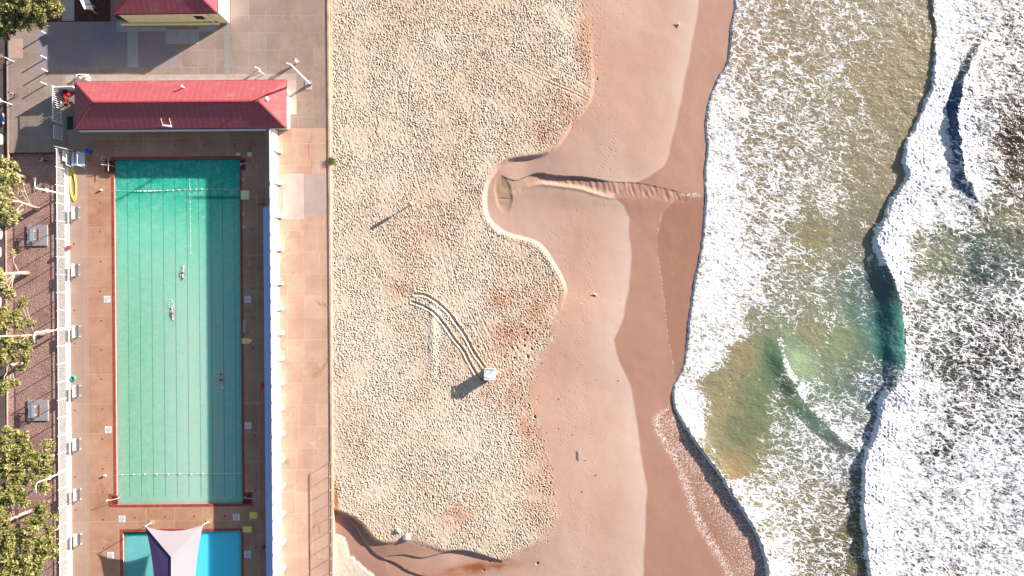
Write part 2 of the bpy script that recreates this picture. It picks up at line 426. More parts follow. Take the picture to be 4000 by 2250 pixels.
def pool_water(name, main):
    t = NT(name); uv = t.attr('uvp', 'Vector'); o = t.sep(uv); p = t.pos()
    if main:
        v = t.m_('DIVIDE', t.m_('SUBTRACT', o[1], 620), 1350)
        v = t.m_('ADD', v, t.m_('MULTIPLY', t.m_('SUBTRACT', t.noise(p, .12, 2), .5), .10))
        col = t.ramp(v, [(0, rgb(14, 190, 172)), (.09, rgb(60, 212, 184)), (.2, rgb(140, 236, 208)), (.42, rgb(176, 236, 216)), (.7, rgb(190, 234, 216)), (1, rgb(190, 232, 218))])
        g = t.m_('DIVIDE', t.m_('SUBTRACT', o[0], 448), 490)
        wcol = t.ramp(g, [(0, rgb(160, 220, 185)), (.12, rgb(120, 205, 162)), (.3, rgb(146, 216, 184)), (.6, rgb(200, 236, 222)), (1, rgb(100, 222, 214))])  # teal at the east edge paints in the tall wall's shade
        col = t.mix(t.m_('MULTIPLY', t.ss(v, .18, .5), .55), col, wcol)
        mot = t.noise(p, 1.4, 5, .7, dist=.6)
        col = t.mix(t.m_('MULTIPLY', t.ss(mot, .45, .7), .42), col, rgb(200, 236, 212))
        col = t.mix(t.m_('MULTIPLY', t.ss(mot, .5, .25), .22), col, rgb(100, 196, 165))
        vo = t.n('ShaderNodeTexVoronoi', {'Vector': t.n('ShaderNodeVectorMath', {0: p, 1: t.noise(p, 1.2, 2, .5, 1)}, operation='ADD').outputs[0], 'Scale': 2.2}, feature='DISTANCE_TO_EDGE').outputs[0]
        col = t.mix(t.m_('MULTIPLY', t.ss(vo, .07, .0), t.m_('MULTIPLY', t.ss(v, .2, .5), .12)), col, rgb(225, 245, 228))  # pale web paints caustic light into the water colour
        wob = t.m_('MULTIPLY', t.m_('SUBTRACT', t.noise(p, 2.2, 3, .7), .5), 3.2)
        lw = t.m_('DIVIDE', t.m_('ADD', t.m_('SUBTRACT', o[0], 496 - 23.25), wob), 46.5)
        dl = t.m_('ABSOLUTE', t.m_('SUBTRACT', t.m_('FRACT', lw), .5))
        line = t.m_('MULTIPLY', t.ss(dl, .042, .016), t.m_('MULTIPLY', t.ss(o[1], 648, 668), t.ss(o[1], 1946, 1940)))
        line = t.m_('MULTIPLY', line, t.m_('MULTIPLY', t.m_('GREATER_THAN', o[0], 480), t.m_('LESS_THAN', o[0], 930)))
        col = t.mix(t.m_('MULTIPLY', line, .62), col, rgb(40, 128, 104))
        # darker band across the east part of the deep end
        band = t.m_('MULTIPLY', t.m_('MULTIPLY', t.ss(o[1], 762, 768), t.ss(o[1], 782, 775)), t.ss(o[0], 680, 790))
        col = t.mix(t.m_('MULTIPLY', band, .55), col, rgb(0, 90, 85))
    else:
        v = t.noise(p, .8, 4, .6)
        col = t.mix(v, rgb(120, 212, 215), rgb(150, 226, 226))
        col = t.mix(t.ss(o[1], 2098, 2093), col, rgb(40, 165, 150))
        col = t.mix(t.ss(o[0], 640, 800), col, rgb(90, 215, 248, 1.0))  # bluer, brighter tint painted where the wall shades the water
    rip = t.m_('ADD', t.noise(p, 1.8, 3, .6), t.m_('MULTIPLY', t.noise(p, 7, 2), .4))
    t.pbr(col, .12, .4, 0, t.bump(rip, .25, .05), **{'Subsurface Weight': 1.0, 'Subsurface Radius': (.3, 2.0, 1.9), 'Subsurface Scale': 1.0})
    return t.m
def water_box(name, w, extra, mat, par, z=-.3, d=2.2):
    us = sorted({w[0] + .0, w[2], *[e[0] for e in extra], *[e[2] for e in extra]}); o = None
    sub = sheet(name, mat, (us[0], w[1], us[-1], w[3]), [], z, d) if not extra else None
    if sub is None:
        o = sheet(name, mat, w, [], z, d)
        return inst(o, par) if not o.parent else o
    sub.parent = par; return inst(sub, par)
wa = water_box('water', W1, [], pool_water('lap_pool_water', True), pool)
wb = water_box('water', W2, [], pool_water('toddler_pool_water', False), pool2)
#@@BUILD
# ================================================================== BUILDINGS AND WALLS
WHITE = simple('white_paint', (.80, .79, .77, 1), (.74, .73, .70, 1), 1.5, .55, .3, bump=.08)
WHITEB = simple('white_metal', (.82, .82, .82, 1), (.76, .76, .76, 1), 2, .35, .4, bump=0)
ALU = simple('aluminium', (.62, .68, .76, 1), (.55, .6, .68, 1), 3, .35, .5, .35, bump=.05)
ALUD = simple('aluminium_dark', (.16, .19, .26, 1), (.12, .15, .2, 1), 3, .5, .5, .2, bump=.05)
CREAM = simple('cream_render', rgb(245, 232, 180, 1.1), rgb(228, 212, 160, 1.1), 1, .8)
DARK = simple('dark_opening', (.03, .025, .03, 1), None, 2, .8)
WOOD = simple('weathered_wood', rgb(190, 125, 80), rgb(120, 70, 45), 4, .8, bump=.5, fine=18)
BLK = simple('black_plastic', (.02, .02, .025, 1), None, 4, .5)
def roof_mat(name, axis):
    t = NT(name); p = t.pos(); o = t.sep(p); a = o[0] if axis == 'x' else o[1]; b = o[1] if axis == 'x' else o[0]
    rib = t.m_('ABSOLUTE', t.m_('SUBTRACT', t.m_('FRACT', t.m_('MULTIPLY', a, 1 / .82)), .5))
    ribm = t.ss(rib, .455, .49)
    tile = t.m_('ABSOLUTE', t.m_('SUBTRACT', t.m_('FRACT', t.m_('MULTIPLY', b, 1 / .3)), .5))
    n = t.noise(p, .6, 5, .65); n2 = t.noise(p, 5, 4, .7)
    col = t.mix(n, rgb(196, 106, 112), rgb(180, 92, 100))
    col = t.mix(t.m_('MULTIPLY', t.ss(n2, .4, .7), .4), col, rgb(168, 72, 82))
    col = t.mix(t.m_('MULTIPLY', ribm, .4), col, rgb(235, 150, 150))
    st = t.ss(t.noise(t.vscale(p, .35, 1.2), .8, 6, .75), .5, .72); col = t.mix(t.m_('MULTIPLY', st, .45), col, rgb(215, 150, 150)); dk = t.ss(t.noise(t.vscale(p, 2.5, .5), 1.0, 5, .7), .6, .75); col = t.mix(t.m_('MULTIPLY', dk, .4), col, rgb(140, 60, 66))
    h = t.m_('ADD', t.m_('MULTIPLY', ribm, 1.0), t.m_('MULTIPLY', tile, .5))
    t.pbr(col, .5, .3, 0, t.bump(t.m_('ADD', h, t.m_('MULTIPLY', n2, .3)), .35, .05)); return t.m
RX, RY = roof_mat('red_roof_x', 'x'), roof_mat('red_roof_y', 'y')
RIDGE = simple('ridge_tiles', rgb(215, 100, 105), rgb(190, 80, 88), 2, .6)
def hip_roof(par, cs, ze, ridge, zr, dx=.0):
    """cs: NW, NE, SE, SW eave corners; ridge: W, E ends"""
    nw, ne, se, sw = [Vector((*c, ze)) for c in cs]; a, b = Vector((*ridge[0], zr)), Vector((*ridge[1], zr))
    rib = []
    for name, quad, mat in (('north_slope', (nw, ne, b, a), RX), ('south_slope', (sw, se, b, a), RX), ('east_slope', (ne, se, b), RY), ('west_slope', (nw, sw, a), RY)):
        mb = MB(); q = list(quad); dn = Vector((0, 0, -.12))
        mb.add([tuple(x) for x in q] + [tuple(x + dn) for x in q],
               [tuple(range(len(q))), tuple(range(len(q), 2 * len(q)))[::-1]] + [(i, (i + 1) % len(q), len(q) + (i + 1) % len(q), len(q) + i) for i in range(len(q))])
        o = mb.build('roof', mat, par); inst(o, par); rib.append(o)
    up = Vector((0, 0, .05)); r = MB()
    for p, q in ((a, b), (nw, a), (sw, a), (ne, b), (se, b)): r.bar(p + up, q + up, .22, .07)
    inst(r.build('ridge_cap', RIDGE, rib[0]), rib[0])
    g = MB(); dz = Vector((0, 0, -.13))
    for p, q in ((nw, ne), (ne, se), (se, sw), (sw, nw)): g.bar(p + dz, q + dz, .14, .12)
    inst(g.build('gutter', simple('gutter', rgb(120, 55, 62), None, 2, .5), par), par)
    return rib
def T(px, py, z): x, y = W(px, py, z); return (x, y)
# main pavilion
pav = empty('pavilion', G3(700, 440), 'long pool pavilion under a red hipped roof at the head of the lap pool', 'building')
cs = [T(292, 319, 3.3), T(1117, 312, 3.3), T(1117, 499, 3.3), T(292, 505, 3.3)]
ribs = hip_roof(pav, cs, 3.3, [T(363, 398, 4.95), T(1010, 394, 4.95)], 4.95)
def wallbox(m, c, t0, z0, z1, ins):
    (ax, ay), (bx, by), (cx, cy), (dx, dy) = [(c[0][0] + ins, c[0][1] - ins), (c[1][0] - ins, c[1][1] - ins), (c[2][0] - ins, c[2][1] + ins), (c[3][0] + ins, c[3][1] + ins)]
    P = [Vector((ax, ay, 0)), Vector((bx, by, 0)), Vector((cx, cy, 0)), Vector((dx, dy, 0))]; zc = Vector((0, 0, (z0 + z1) / 2))
    for i in range(4):
        m.bar(P[i] + zc, P[(i + 1) % 4] + zc, t0, z1 - z0)
m = MB(); wallbox(m, cs, .2, 0, 3.18, .62); w = inst(m.build('wall', WHITE, pav), pav)
# white fascia beam along the pool side, on columns
m = MB(); a = G3(366, 527, 2.95); b = G3(1072, 527, 2.95); m.bar(a, b, .3, .34); fa = inst(m.build('beam', WHITE, pav), pav)
for i in range(9):
    u = 370 + i * 86; m = MB(); c = G(u, 505); m.box((c[0], c[1], 1.37), (.25, .25, 2.74), A0); inst(m.build('column', WHITE, pav), pav)
for u in (440, 560, 700, 830, 960):
    m = MB(); c = G(u, 492); m.box((c[0], c[1] - .09, 1.05), (1.1, .08, 2.1), A0); inst(m.build('door', DARK, pav), pav)
for (px, py, s) in ((1046, 390, .35), (715, 340, .18), (1015, 402, .16)):
    x, y = W(px, py, 4.1); m = MB(); m.tube([(x, y, 3.4), (x, y, 4.55)], s * .5, 10); m.tube([(x, y, 4.55), (x, y, 4.66)], s, 10, s * .4); inst(m.build('roof_vent', WHITEB, ribs[0]), ribs[0])
# little rig of white rods carrying a loudspeaker over the pool side eave
rig = empty('roof_speaker_rig', (*T(652, 490, 3.6), 3.4), 'white two-rod speaker bracket on the pool side slope of the red roof', 'speaker bracket')
x, y = T(652, 490, 3.6)
for dx in (-.6, .55):
    m = MB(); m.tube([(dx, .05, .15), (dx + .03, .85, .75)], .04, 6); m.build('rod', WHITEB, rig)
m = MB(); m.box((0, -.05, .22), (1.35, .26, .16), M=Matrix.Rotation(R(-8), 3, 'Z')); m.build('speaker_box', WHITEB, rig, bevel=.03)
# upper building (only its south end is in the picture)
hall = empty('clubhouse', (*W(650, -60), 0), 'cream walled building with a dark red hipped roof and white east side', 'building')
cs2 = [T(445, -330, 4.0), T(848, -334, 4.0), T(848, 50, 4.0), T(445, 55, 4.0)]
rr = 190
hip_roof(hall, cs2, 4.0, [T(640, -140, 6.6), T(655, -141, 6.6)], 6.6)
m = MB(); wallbox(m, cs2, .25, 0, 3.9, .25); inst(m.build('wall', CREAM, hall), hall)
m = MB(); a = Vector((cs2[1][0] - .02, cs2[1][1], 2.0)); b = Vector((cs2[2][0] - .02, cs2[2][1] + .1, 2.0)); m.bar(a, b, .3, 3.7); inst(m.build('side_wall', WHITE, hall), hall)
m = MB(); a = Vector((*W(478, 98), .35)); b = Vector((*W(858, 95), .35)); m.bar(a, b, .22, .7); c2 = Vector((*W(858, 60), .35)); m.bar(b, c2, .22, .7); inst(m.build('parapet', CREAM, hall), hall)

for i in range(5):
    m = MB(); x, y = W(505 + i * 75, 88); m.box((x, cs2[2][1] + .1, 2.1), (1.3, .08, 1.2)); inst(m.build('window', DARK, hall), hall)
m = MB(); m.tube([(*W(846, 96), 0), (*W(846, 96), 3.9)], .07, 8); inst(m.build('downpipe', WHITEB, hall), hall)
# tall east wall with buttresses
ew = empty('buttressed_wall', G3(1085, 1300), 'tall white wall with small buttresses between the pool and the promenade', 'wall')
m = MB(); fbox(m, 1086.5, 1091, 516, 3000, 0, 3.2); inst(m.build('wall', WHITE, ew), ew)
for v in (600, 724, 853, 981, 1113, 1211, 1307, 1405, 1501, 1599, 1697, 1799, 1899, 2008, 2118, 2220, 2320, 2420):
    m = MB(); c = G(1091, v - 4)
    ca, sa = math.cos(A0), math.sin(A0); wd_ = .24
    def pt(dx, dy, z): return (c[0] + dx * ca - dy * sa, c[1] + dx * sa + dy * ca, z)
    prof = [(0, 0), (.62, 0), (.62, .9), (.02, 2.9), (0, 2.9)]
    vs = [pt(a_, -wd_, z) for a_, z in prof] + [pt(a_, wd_, z) for a_, z in prof]; n = 5
    m.add(vs, [tuple(range(n)), tuple(range(n, 2 * n))[::-1]] + [(i, (i + 1) % n, n + (i + 1) % n, n + i) for i in range(n)])
    inst(m.build('buttress', WHITE, ew), ew)
# white lean-to awning on the pool side of that wall, blue skylight painted in
aw = empty('awning', G3(1055, 1400), 'long white metal awning tinted with blue skylight along the shaded side of the tall wall', 'awning')
AWN_TINT = simple('awning_skylight_tint', (.30, .40, .74, 1), (.36, .45, .76, 1), .15, .35, .5, bump=.03, fine=3)
m = MB(); z1, z2 = 3.08, 2.6
q = [(*T(1058, 806, z1), z1), (*T(1079, 3000, z1), z1), (*T(1048, 3000, z2), z2), (*T(1028, 812, z2), z2)]
# outer edge follows the wall; both edges measured at their own height
q[1] = (q[0][0] + .008 * 80, q[0][1] - 80, z1); q[2] = (q[3][0] + .008 * 80, q[3][1] - 80, z2)
m.add(q + [(x, y, z - .06) for x, y, z in q], [(0, 1, 2, 3), (7, 6, 5, 4), (0, 4, 5, 1), (1, 5, 6, 2), (2, 6, 7, 3), (3, 7, 4, 0)])
for i in range(1, 80):
    f = i; a = Vector(q[0]) + Vector((.008 * f, -f, .015)); b = Vector(q[3]) + Vector((.008 * f, -f, .015)); m.bar(a, b, .03, .02)
inst(m.build('roof_sheet', AWN_TINT, aw), aw)
for i in range(0, 80, 4):
    m = MB(); x = q[3][0] + .008 * i + .1; y = q[3][1] - i - .1; m.tube([(x, y, 0), (x, y, z2 - .08)], .05, 8); inst(m.build('post', WHITEB, aw), aw)
m = MB()
for i, v in enumerate(list(range(715, 2900, 66))):
    x, y = T(1060 + .008 * (v - 1125), v, 3.2); m.box((x, y, 3.23), (.07, .34 + .2 * (i % 3 == 0), .06), A0)
inst(m.build('capping', WHITEB, ew), ew)
#@@FENCE
# ================================================================== PICKET FENCE ON A LOW WALL
lw = MB(); fbox(lw, 259, 273, 580, 3000, -.62, .12)
tag(lw.build('low_wall', WHITE), 'low white wall top running under the long white picket fence', 'wall')
pf = empty('picket_fence', G3(262, 1300), 'long white picket fence on the low wall beside the gravel yard', 'fence')
v = 590.0; n = 0; pw = 68.6
def fpt(u, v, z): x, y = G(u, v); return Vector((x, y, z))
while v < 2420:
    v2 = v + pw; m = MB()
    for k in range(24):
        vv = v + (k + .5) * pw / 24; c = G(262, vv); m.box((c[0], c[1], 1.17), (.022, .022, 1.9), A0)
    m.bar(fpt(262, v, 2.1), fpt(262, v2, 2.1), .06, .06); m.bar(fpt(262, v, .3), fpt(262, v2, .3), .06, .06)
    inst(m.build('picket_panel', WHITEB, pf), pf)
    m = MB(); c = G(262, v); m.box((c[0], c[1], 1.2), (.1, .1, 2.25), A0); inst(m.build('post', WHITEB, pf), pf)
    v = v2; n += 1
# entrance side: second run of pickets beside the pavilion, with a mesh gate
pf2 = empty('picket_fence', G3(252, 430), 'short white picket fence round the red flowers west of the pavilion', 'fence')
m = MB(); v0, v1 = 348, 480
for k in range(int((v1 - v0) / 8)):
    vv = v0 + (k + .5) * 8; c = G(249, vv); m.box((c[0], c[1], 1.1), (.05, .06, 2.1), A0)
m.bar(fpt(249, v0, 2.1), fpt(249, v1, 2.1), .08, .08); m.bar(fpt(249, v0, .3), fpt(249, v1, .3), .07, .07)
inst(m.build('picket_panel', WHITEB, pf2), pf2)
for vv in (v0, v1):
    m = MB(); c = G(249, vv); m.box((c[0], c[1], 1.12), (.11, .11, 2.25), A0); inst(m.build('post', WHITEB, pf2), pf2)
m = MB(); m.bar(fpt(249, 352, 1.0), fpt(322, 350, 1.0), .16, 2.0); inst(m.build('end_wall', WHITE, pf2), pf2)
gt = empty('mesh_gate', G3(256, 520), 'pale mesh gate standing open between pavilion and picket fence', 'gate')
m = MB()
for a, b in (((232, 498), (262, 505)), ((262, 505), (262, 550)), ((262, 550), (232, 540)), ((232, 540), (232, 498))):
    pass
c0, c1 = fpt(249, 498, 0), fpt(249, 545, 0)
up = Vector((0, 0, 1))
m.bar(c0 + up * .1, c1 + up * .1, .06); m.bar(c0 + up * 1.9, c1 + up * 1.9, .06); m.bar(c0 + up * .1, c0 + up * 1.9, .06, up=(0, 1, 0)); m.bar(c1 + up * .1, c1 + up * 1.9, .06, up=(0, 1, 0))
inst(m.build('gate_frame', WHITEB, gt), gt)
m = MB()
for k in range(13):
    a = c0.lerp(c1, (k + .5) / 13); m.bar(a + up * .12, a + up * 1.88, .02, up=(0, 1, 0))
for k in range(13):
    z = .2 + k * .13; m.bar(c0 + up * z, c1 + up * z, .02)
inst(m.build('mesh', ALU, gt), gt)
# white end wing at the north end of the long fence
m = MB(); m.bar(fpt(248, 577, 1.1), fpt(296, 588, .9), .12, 2.1); m.bar(fpt(276, 590, .7), fpt(276, 632, .7), .3, 1.4)
tag(m.build('wing_wall', WHITE), 'white wing wall closing the north end of the long picket fence', 'wall')
# dark grate against the pavilion wall
gr = MB()
for k in range(7): fbox(gr, 268 + k * 3.4, 269.8 + k * 3.4, 452, 502, .0, .05)
tag(gr.build('floor_grate', simple('dark_grate', (.03, .035, .04, 1), None, 2, .6)), 'dark slatted floor grate beside the west end of the pavilion', 'grate')
# ================================================================== SHADE SAILS
def coons(c, sag, nx=14, ny=14):
    """patch between corners c[0..3] with edges bowed inwards by sag[i] (edge i from c[i] to c[i+1])"""
    c = [Vector(x) for x in c]; cen = sum(c, Vector()) / 4
    def edge(i, t):
        a, b = c[i], c[(i + 1) % 4]; p = a.lerp(b, t); d = (cen - (a + b) / 2); d.z *= .2
        return p + d.normalized() * sag[i] * 4 * t * (1 - t) if d.length > 1e-6 else p
    P = []
    for j in range(ny + 1):
        for i in range(nx + 1):
            u, v = i / nx, j / ny
            b0, b2 = edge(0, u), edge(2, 1 - u); b3, b1 = edge(3, 1 - v), edge(1, v)
            s = b0 * (1 - v) + b2 * v + b3 * (1 - u) + b1 * u - (c[0] * (1 - u) * (1 - v) + c[1] * u * (1 - v) + c[2] * u * v + c[3] * (1 - u) * v)
            P.append(tuple(s))
    F_ = [(j * (nx + 1) + i, j * (nx + 1) + i + 1, (j + 1) * (nx + 1) + i + 1, (j + 1) * (nx + 1) + i) for j in range(ny) for i in range(nx)]
    n = len(P); vs = P + [(x, y, z - .02) for x, y, z in P]
    fs = F_ + [tuple(i + n for i in f[::-1]) for f in F_]
    return vs, fs
SAILW = simple('white_sailcloth', (.54, .47, .51, 1), (.50, .44, .48, 1), .4, .8, .2, bump=.05)
SAILP = simple('purple_sailcloth', (.085, .06, .16, 1), (.075, .05, .14, 1), .6, .8, .2, bump=.08)
SUR = T
NWc = (*T(567, 2056, 2.8), 2.8); NEc = (*T(793, 2050, 2.8), 2.8); RN = (*T(668, 2176, 3.3), 3.3); RS = (*T(668, 2520, 3.3), 3.3)
SEc = (*T(793, 2640, 2.8), 2.8); SWc = (*T(567, 2640, 2.8), 2.8)
sail = empty('shade_sail', (*G(690, 2150), 0), 'white shade sail with a pointed fold over the toddler pool', 'shade sail')
def tri_panel(a, b, c, sag):
    a, b, c = Vector(a), Vector(b), Vector(c); n = 14; vs = []; fs = []
    for j in range(n + 1):
        t = j / n
        for i in range(n + 1):
            s = i / n; e = a.lerp(b, s); mid = (a + b) / 2; d = (c - mid).normalized(); e = e + d * sag * 4 * s * (1 - s)
            vs.append(tuple(e.lerp(c, t)))
    fs = [(j * (n + 1) + i, j * (n + 1) + i + 1, (j + 1) * (n + 1) + i + 1, (j + 1) * (n + 1) + i) for j in range(n) for i in range(n)]
    k = len(vs); return vs + [(x, y, z - .02) for x, y, z in vs], fs + [tuple(i + k for i in f[::-1]) for f in fs]
m = MB(); m.add(*tri_panel(NWc, NEc, RN, .75)); inst(m.build('front_panel', SAILW, sail, smooth=False), sail)
m = MB(); m.add(*coons([NEc, SEc, RS, RN], [1.2, .5, 0, 0])); inst(m.build('side_panel', SAILW, sail), sail)
sail2 = empty('shade_sail', (*G(640, 2200), 0), 'dark purple shade sail tucked beside the white one over the toddler pool', 'shade sail')
m = MB(); o_ = .05
NW2 = (NWc[0] - .02, NWc[1] - .05, 2.72); RN2 = (RN[0] - .03, RN[1] - .02, 3.2); RS2 = (RS[0] - .03, RS[1], 3.2); SW2 = (SWc[0], SWc[1], 2.72)
m.add(*coons([SW2, NW2, RN2, RS2], [1.35, 0, 0, .4])); inst(m.build('panel', SAILP, sail2), sail2)
for (p, b, lab) in ((NWc, (592, 2041), 'northwest'), (NEc, (815, 2038), 'northeast')):
    bx, by = W(*b); m = MB(); m.tube([(bx, by, 0), (p[0], p[1], p[2])], .055, 8); inst(m.build('pole', WHITEB, sail), sail)
    m = MB(); m.box((bx, by, .02), (.75, .75, .04)); inst(m.build('base_plate', simple('plate', rgb(235, 195, 150), None, 2, .8), sail), sail)
#@@DECKITEMS
# ================================================================== THINGS ON THE DECK
def ordinal(i): return ['first', 'second', 'third', 'fourth', 'fifth', 'sixth', 'seventh', 'eighth', 'ninth', 'tenth', 'eleventh', 'twelfth'][i]
# benches
bench = empty('bench', (0, 0, 0), '', 'bench', 'aluminium benches along the picket fence')
m = MB(); m.box((-.30, 0, .66), (.06, 1.75, .34), M=Matrix.Rotation(R(-38), 3, 'Y')); m.build('backrest', ALU, bench)
m = MB(); m.box((.16, 0, .45), (.34, 1.75, .04)); m.build('seat', ALUD, bench)
for y in (-.72, .72):
    m = MB(); m.box((.1, y, .22), (.55, .06, .05)); m.bar((-.12, y, 0), (-.12, y, .45), .05, up=(0, 1, 0)); m.bar((.3, y, 0), (.3, y, .45), .05, up=(0, 1, 0)); m.bar((-.15, y, .4), (-.33, y, .92), .05, up=(0, 1, 0)); m.box((.42, y, .43), (.12, .06, .05)); m.build('leg', WHITEB, bench)
bl = [(295, 830), (295, 1054), (297, 1295), (299, 1527), (300, 1736), (302, 1932), (304, 2108), (305, 2300)]
for i, (px, py) in enumerate(bl[:7]):
    lab = f'aluminium bench against the long white fence, {ordinal(i)} going away from the red roofed pavilion'
    o = bench if i == 0 else dup(bench, (0, 0, 0), lab)
    x, y = W(px, py, .5); o.location = (x, y, 0); o.rotation_euler = (0, 0, A0); o['label'] = lab
# picnic tables on pads
pad = simple('pad_concrete', rgb(205, 198, 200), rgb(190, 182, 184), 1, .9)
pt = empty('picnic_table', (0, 0, 0), '', 'picnic table', 'picnic tables in the gravel yard')
m = MB()
for k in range(4): m.box((-.3 + .2 * k, 0, .75), (.19, 1.8, .045))
m.build('tabletop', ALU, pt)
m = MB(); m.box((.79, 0, .45), (.3, 1.8, .05)); m.build('seat', WOOD, pt)
m = MB(); m.box((-.79, 0, .45), (.12, 1.5, .05)); m.build('seat', WOOD, pt)
for y in (-.6, .6):
    m = MB(); m.bar((-.8, y, .4), (.98, y, .4), .06); m.bar((0, y, 0), (0, y, .72), .09, up=(0, 1, 0)); m.bar((-.45, y, .68), (.45, y, .68), .06); m.bar((-.5, y, 0), (.5, y, 0.03), .08, .04); m.build('leg', WHITEB, pt)
for i, (px, py, lab) in enumerate(((137, 920, 'picnic table with a rust brown seat on the pad nearest the pavilion'), (140, 1603, 'picnic table with a rust brown seat on the pad near the big leafy trees'))):
    m = MB(); x, y = W(px + 9, py, -.5); m.box((x, y, -.55), (2.95, 3.0, .28), A0)
    tag(m.build('concrete_pad', pad, bevel=.02), ['square pale concrete pad under the picnic table nearest the pavilion', 'square pale concrete pad under the picnic table near the big trees'][i], 'pad', 'concrete pads in the gravel yard')
    o = pt if i == 0 else dup(pt, (0, 0, 0), lab)
    o.location = (x - .35, y, -.41); o['label'] = lab; o.rotation_euler = (0, 0, A0)
# floor drains
dr = MB(); dr.tube([(0, 0, -.05), (0, 0, .012)], .085, 12)
drain = dr.build('floor_drain', BLK); tag(drain, 'small round black drain hole in the pool deck', 'drain', 'drain holes in the pool deck')
rim = MB(); rim.tube([(0, 0, -.01), (0, 0, .008)], .12, 14); rm = rim.build('rim', simple('drain_rim', rgb(175, 130, 100), None, 2, .8), drain)
dl = [(391, 740), (391, 793), (391, 905), (393, 1022), (392, 1138), (395, 1253), (396, 1367), (397, 1481), (400, 1598), (400, 1715), (402, 1831), (402, 1922), (402, 2030), (404, 2141),
      (288, 953), (289, 1083), (291, 1212), (291, 1342), (293, 1603), (294, 1863), (296, 1992), (283, 693),
      (453, 570), (569, 570), (685, 568), (801, 567), (916, 567), (998, 567), (352, 628), (989, 656), (985, 899), (987, 1012), (988, 1127), (989, 1243), (990, 1359), (993, 1587), (995, 1701), (997, 1915), (999, 2138),
      (527, 2022), (644, 2019), (759, 2017), (877, 2015)]
for i, (px, py) in enumerate(dl):
    o = drain if i == 0 else dup(drain, (0, 0, 0), drain['label'])
    x, y = W(px, py); o.location = (x, y, 0)
# no diving plates
plate_m = simple('sign_plate', (.78, .78, .80, 1), (.74, .74, .76, 1), 2, .5, bump=.03); mark_m = simple('sign_mark', (.22, .24, .30, 1), None, 3, .6, bump=0); mark2 = simple('sign_figure', (.30, .33, .42, 1), None, 3, .6, bump=0)
sg = empty('no_diving_sign', (0, 0, 0), '', 'floor sign', 'no diving plates set round the pools')
m = MB(); m.box((0, 0, .012), (.95, .95, .024)); m.build('plate', plate_m, sg, bevel=.008)
m = MB(); rp = [(.30 * math.cos(q), .30 * math.sin(q)) for q in np.linspace(0, 2 * math.pi, 29)]
for a, b in zip(rp, rp[1:]): m.bar((a[0] + .08, a[1], .03), (b[0] + .08, b[1], .03), .055, .008)
m.bar((-.12, -.2, .034), (.28, .2, .034), .05, .008); m.build('prohibition_ring', mark_m, sg)
m = MB(); m.bar((.16, -.1, .036), (.0, .12, .036), .06, .006); m.bar((.0, .12, .037), (-.1, .02, .037), .04, .006); m.bar((.08, .0, .0365), (.2, .1, .0365), .04, .006); m.build('diver_mark', mark2, sg)
m = MB()
for k in range(5): m.bar((-.36, -.25 + k * .12, .03), (-.36, -.18 + k * .12, .03), .06, .006)
m.build('caption', mark2, sg)
for i, (px, py, rz, lab) in enumerate(((418, 1169, 0, 'white no diving plate west of the lap pool beside the second swimmer\'s lane'), (422, 1678, 0, 'white no diving plate west of the lap pool nearer its south end'), (477, 2027, R(90), 'white no diving plate on the tan deck south of the lap pool'),
        (432, 2170, R(90), 'white no diving plate half in shadow west of the toddler pool'), (968, 1169, R(180), 'white no diving plate in the wall shade just above the DIVING lettering'), (969, 1663, R(180), 'white no diving plate in the wall shade south of the red crate'),
        (923, 2020, R(90), 'white no diving plate on shaded deck between the two pools'), (967, 2165, R(90), 'white no diving plate east of the toddler pool'))):
    o = sg if i == 0 else dup(sg, (0, 0, 0), lab)
    x, y = W(px, py); o.location = (x, y, .002); o.rotation_euler = (0, 0, rz + A0); o['label'] = lab
# pale and yellow mats
PALEY = simple('pale_mat', rgb(228, 235, 170, 1.0), rgb(215, 222, 160, 1.0), 1.5, .8); YEL = simple('yellow_mat', rgb(250, 222, 120, .9), rgb(240, 205, 105, .9), 1.5, .8)
for (px, py, w_, h_, mt, lab) in ((931, 603, 17, 10, PALEY, 'small pale plate at the northeast corner of the lap pool edge'), (976, 604, 17, 17, PALEY, 'small pale square box on the deck at the pool\'s northeast corner'), (958, 762, 33, 35, PALEY, 'large pale green mat by the end of the float rope'),
        (961, 1332, 31, 21, YEL, 'yellow mat with a white tab beside the DIVING lettering'), (991, 2013, 30, 25, YEL, 'yellow mat lying clear of the coping between the pools'), (967, 2067, 35, 23, YEL, 'yellow mat at the corner of the toddler pool')):
    m = MB(); x, y = W(px, py); m.box((x, y, .06), (w_ / PX, h_ / PX, .12), A0)
    o = m.build('mat', mt, bevel=.02); tag(o, lab, 'mat', 'mats on the east deck')
    if px == 961:
        m = MB(); x, y = W(980, 1331); m.box((x, y, .05), (.28, .4, .1), A0); t_ = m.build('tab', WHITEB, o)
# red things
RED = simple('red_plastic', (.62, .03, .05, 1), (.5, .02, .04, 1), 3, .4, .4, bump=0)
for (px, py, s, h, rz, lab) in ((275, 967, .42, .45, 0, 'red crate standing on the low white wall by the second bench'), (1030, 1505, .5, .4, .2, 'red crate under the edge of the awning'), (1032, 2137, .42, .35, .7, 'round-cornered red tub by the awning east of the toddler pool')):
    x, y = W(px, py); r_ = empty('crate', (x, y, .0 if px > 300 else .12), lab, 'crate', 'red crates round the pool', rz)
    m = MB(); t_ = .03
    for a, b, c_, d in ((0, s / 2, s, t_), (0, -s / 2, s, t_)): m.box((a, b, h / 2), (c_, d, h))
    for a in (s / 2, -s / 2): m.box((a, 0, h / 2), (t_, s - t_, h - .004))
    m.box((0, 0, .02), (s - t_, s - t_, .03)); m.build('body', RED, r_)
    m = MB(); m.box((0, 0, h + .012), (s + .04, s + .04, .02)); m.build('lid', RED, r_, bevel=.008)
x, y = W(1025, 798); m = MB()
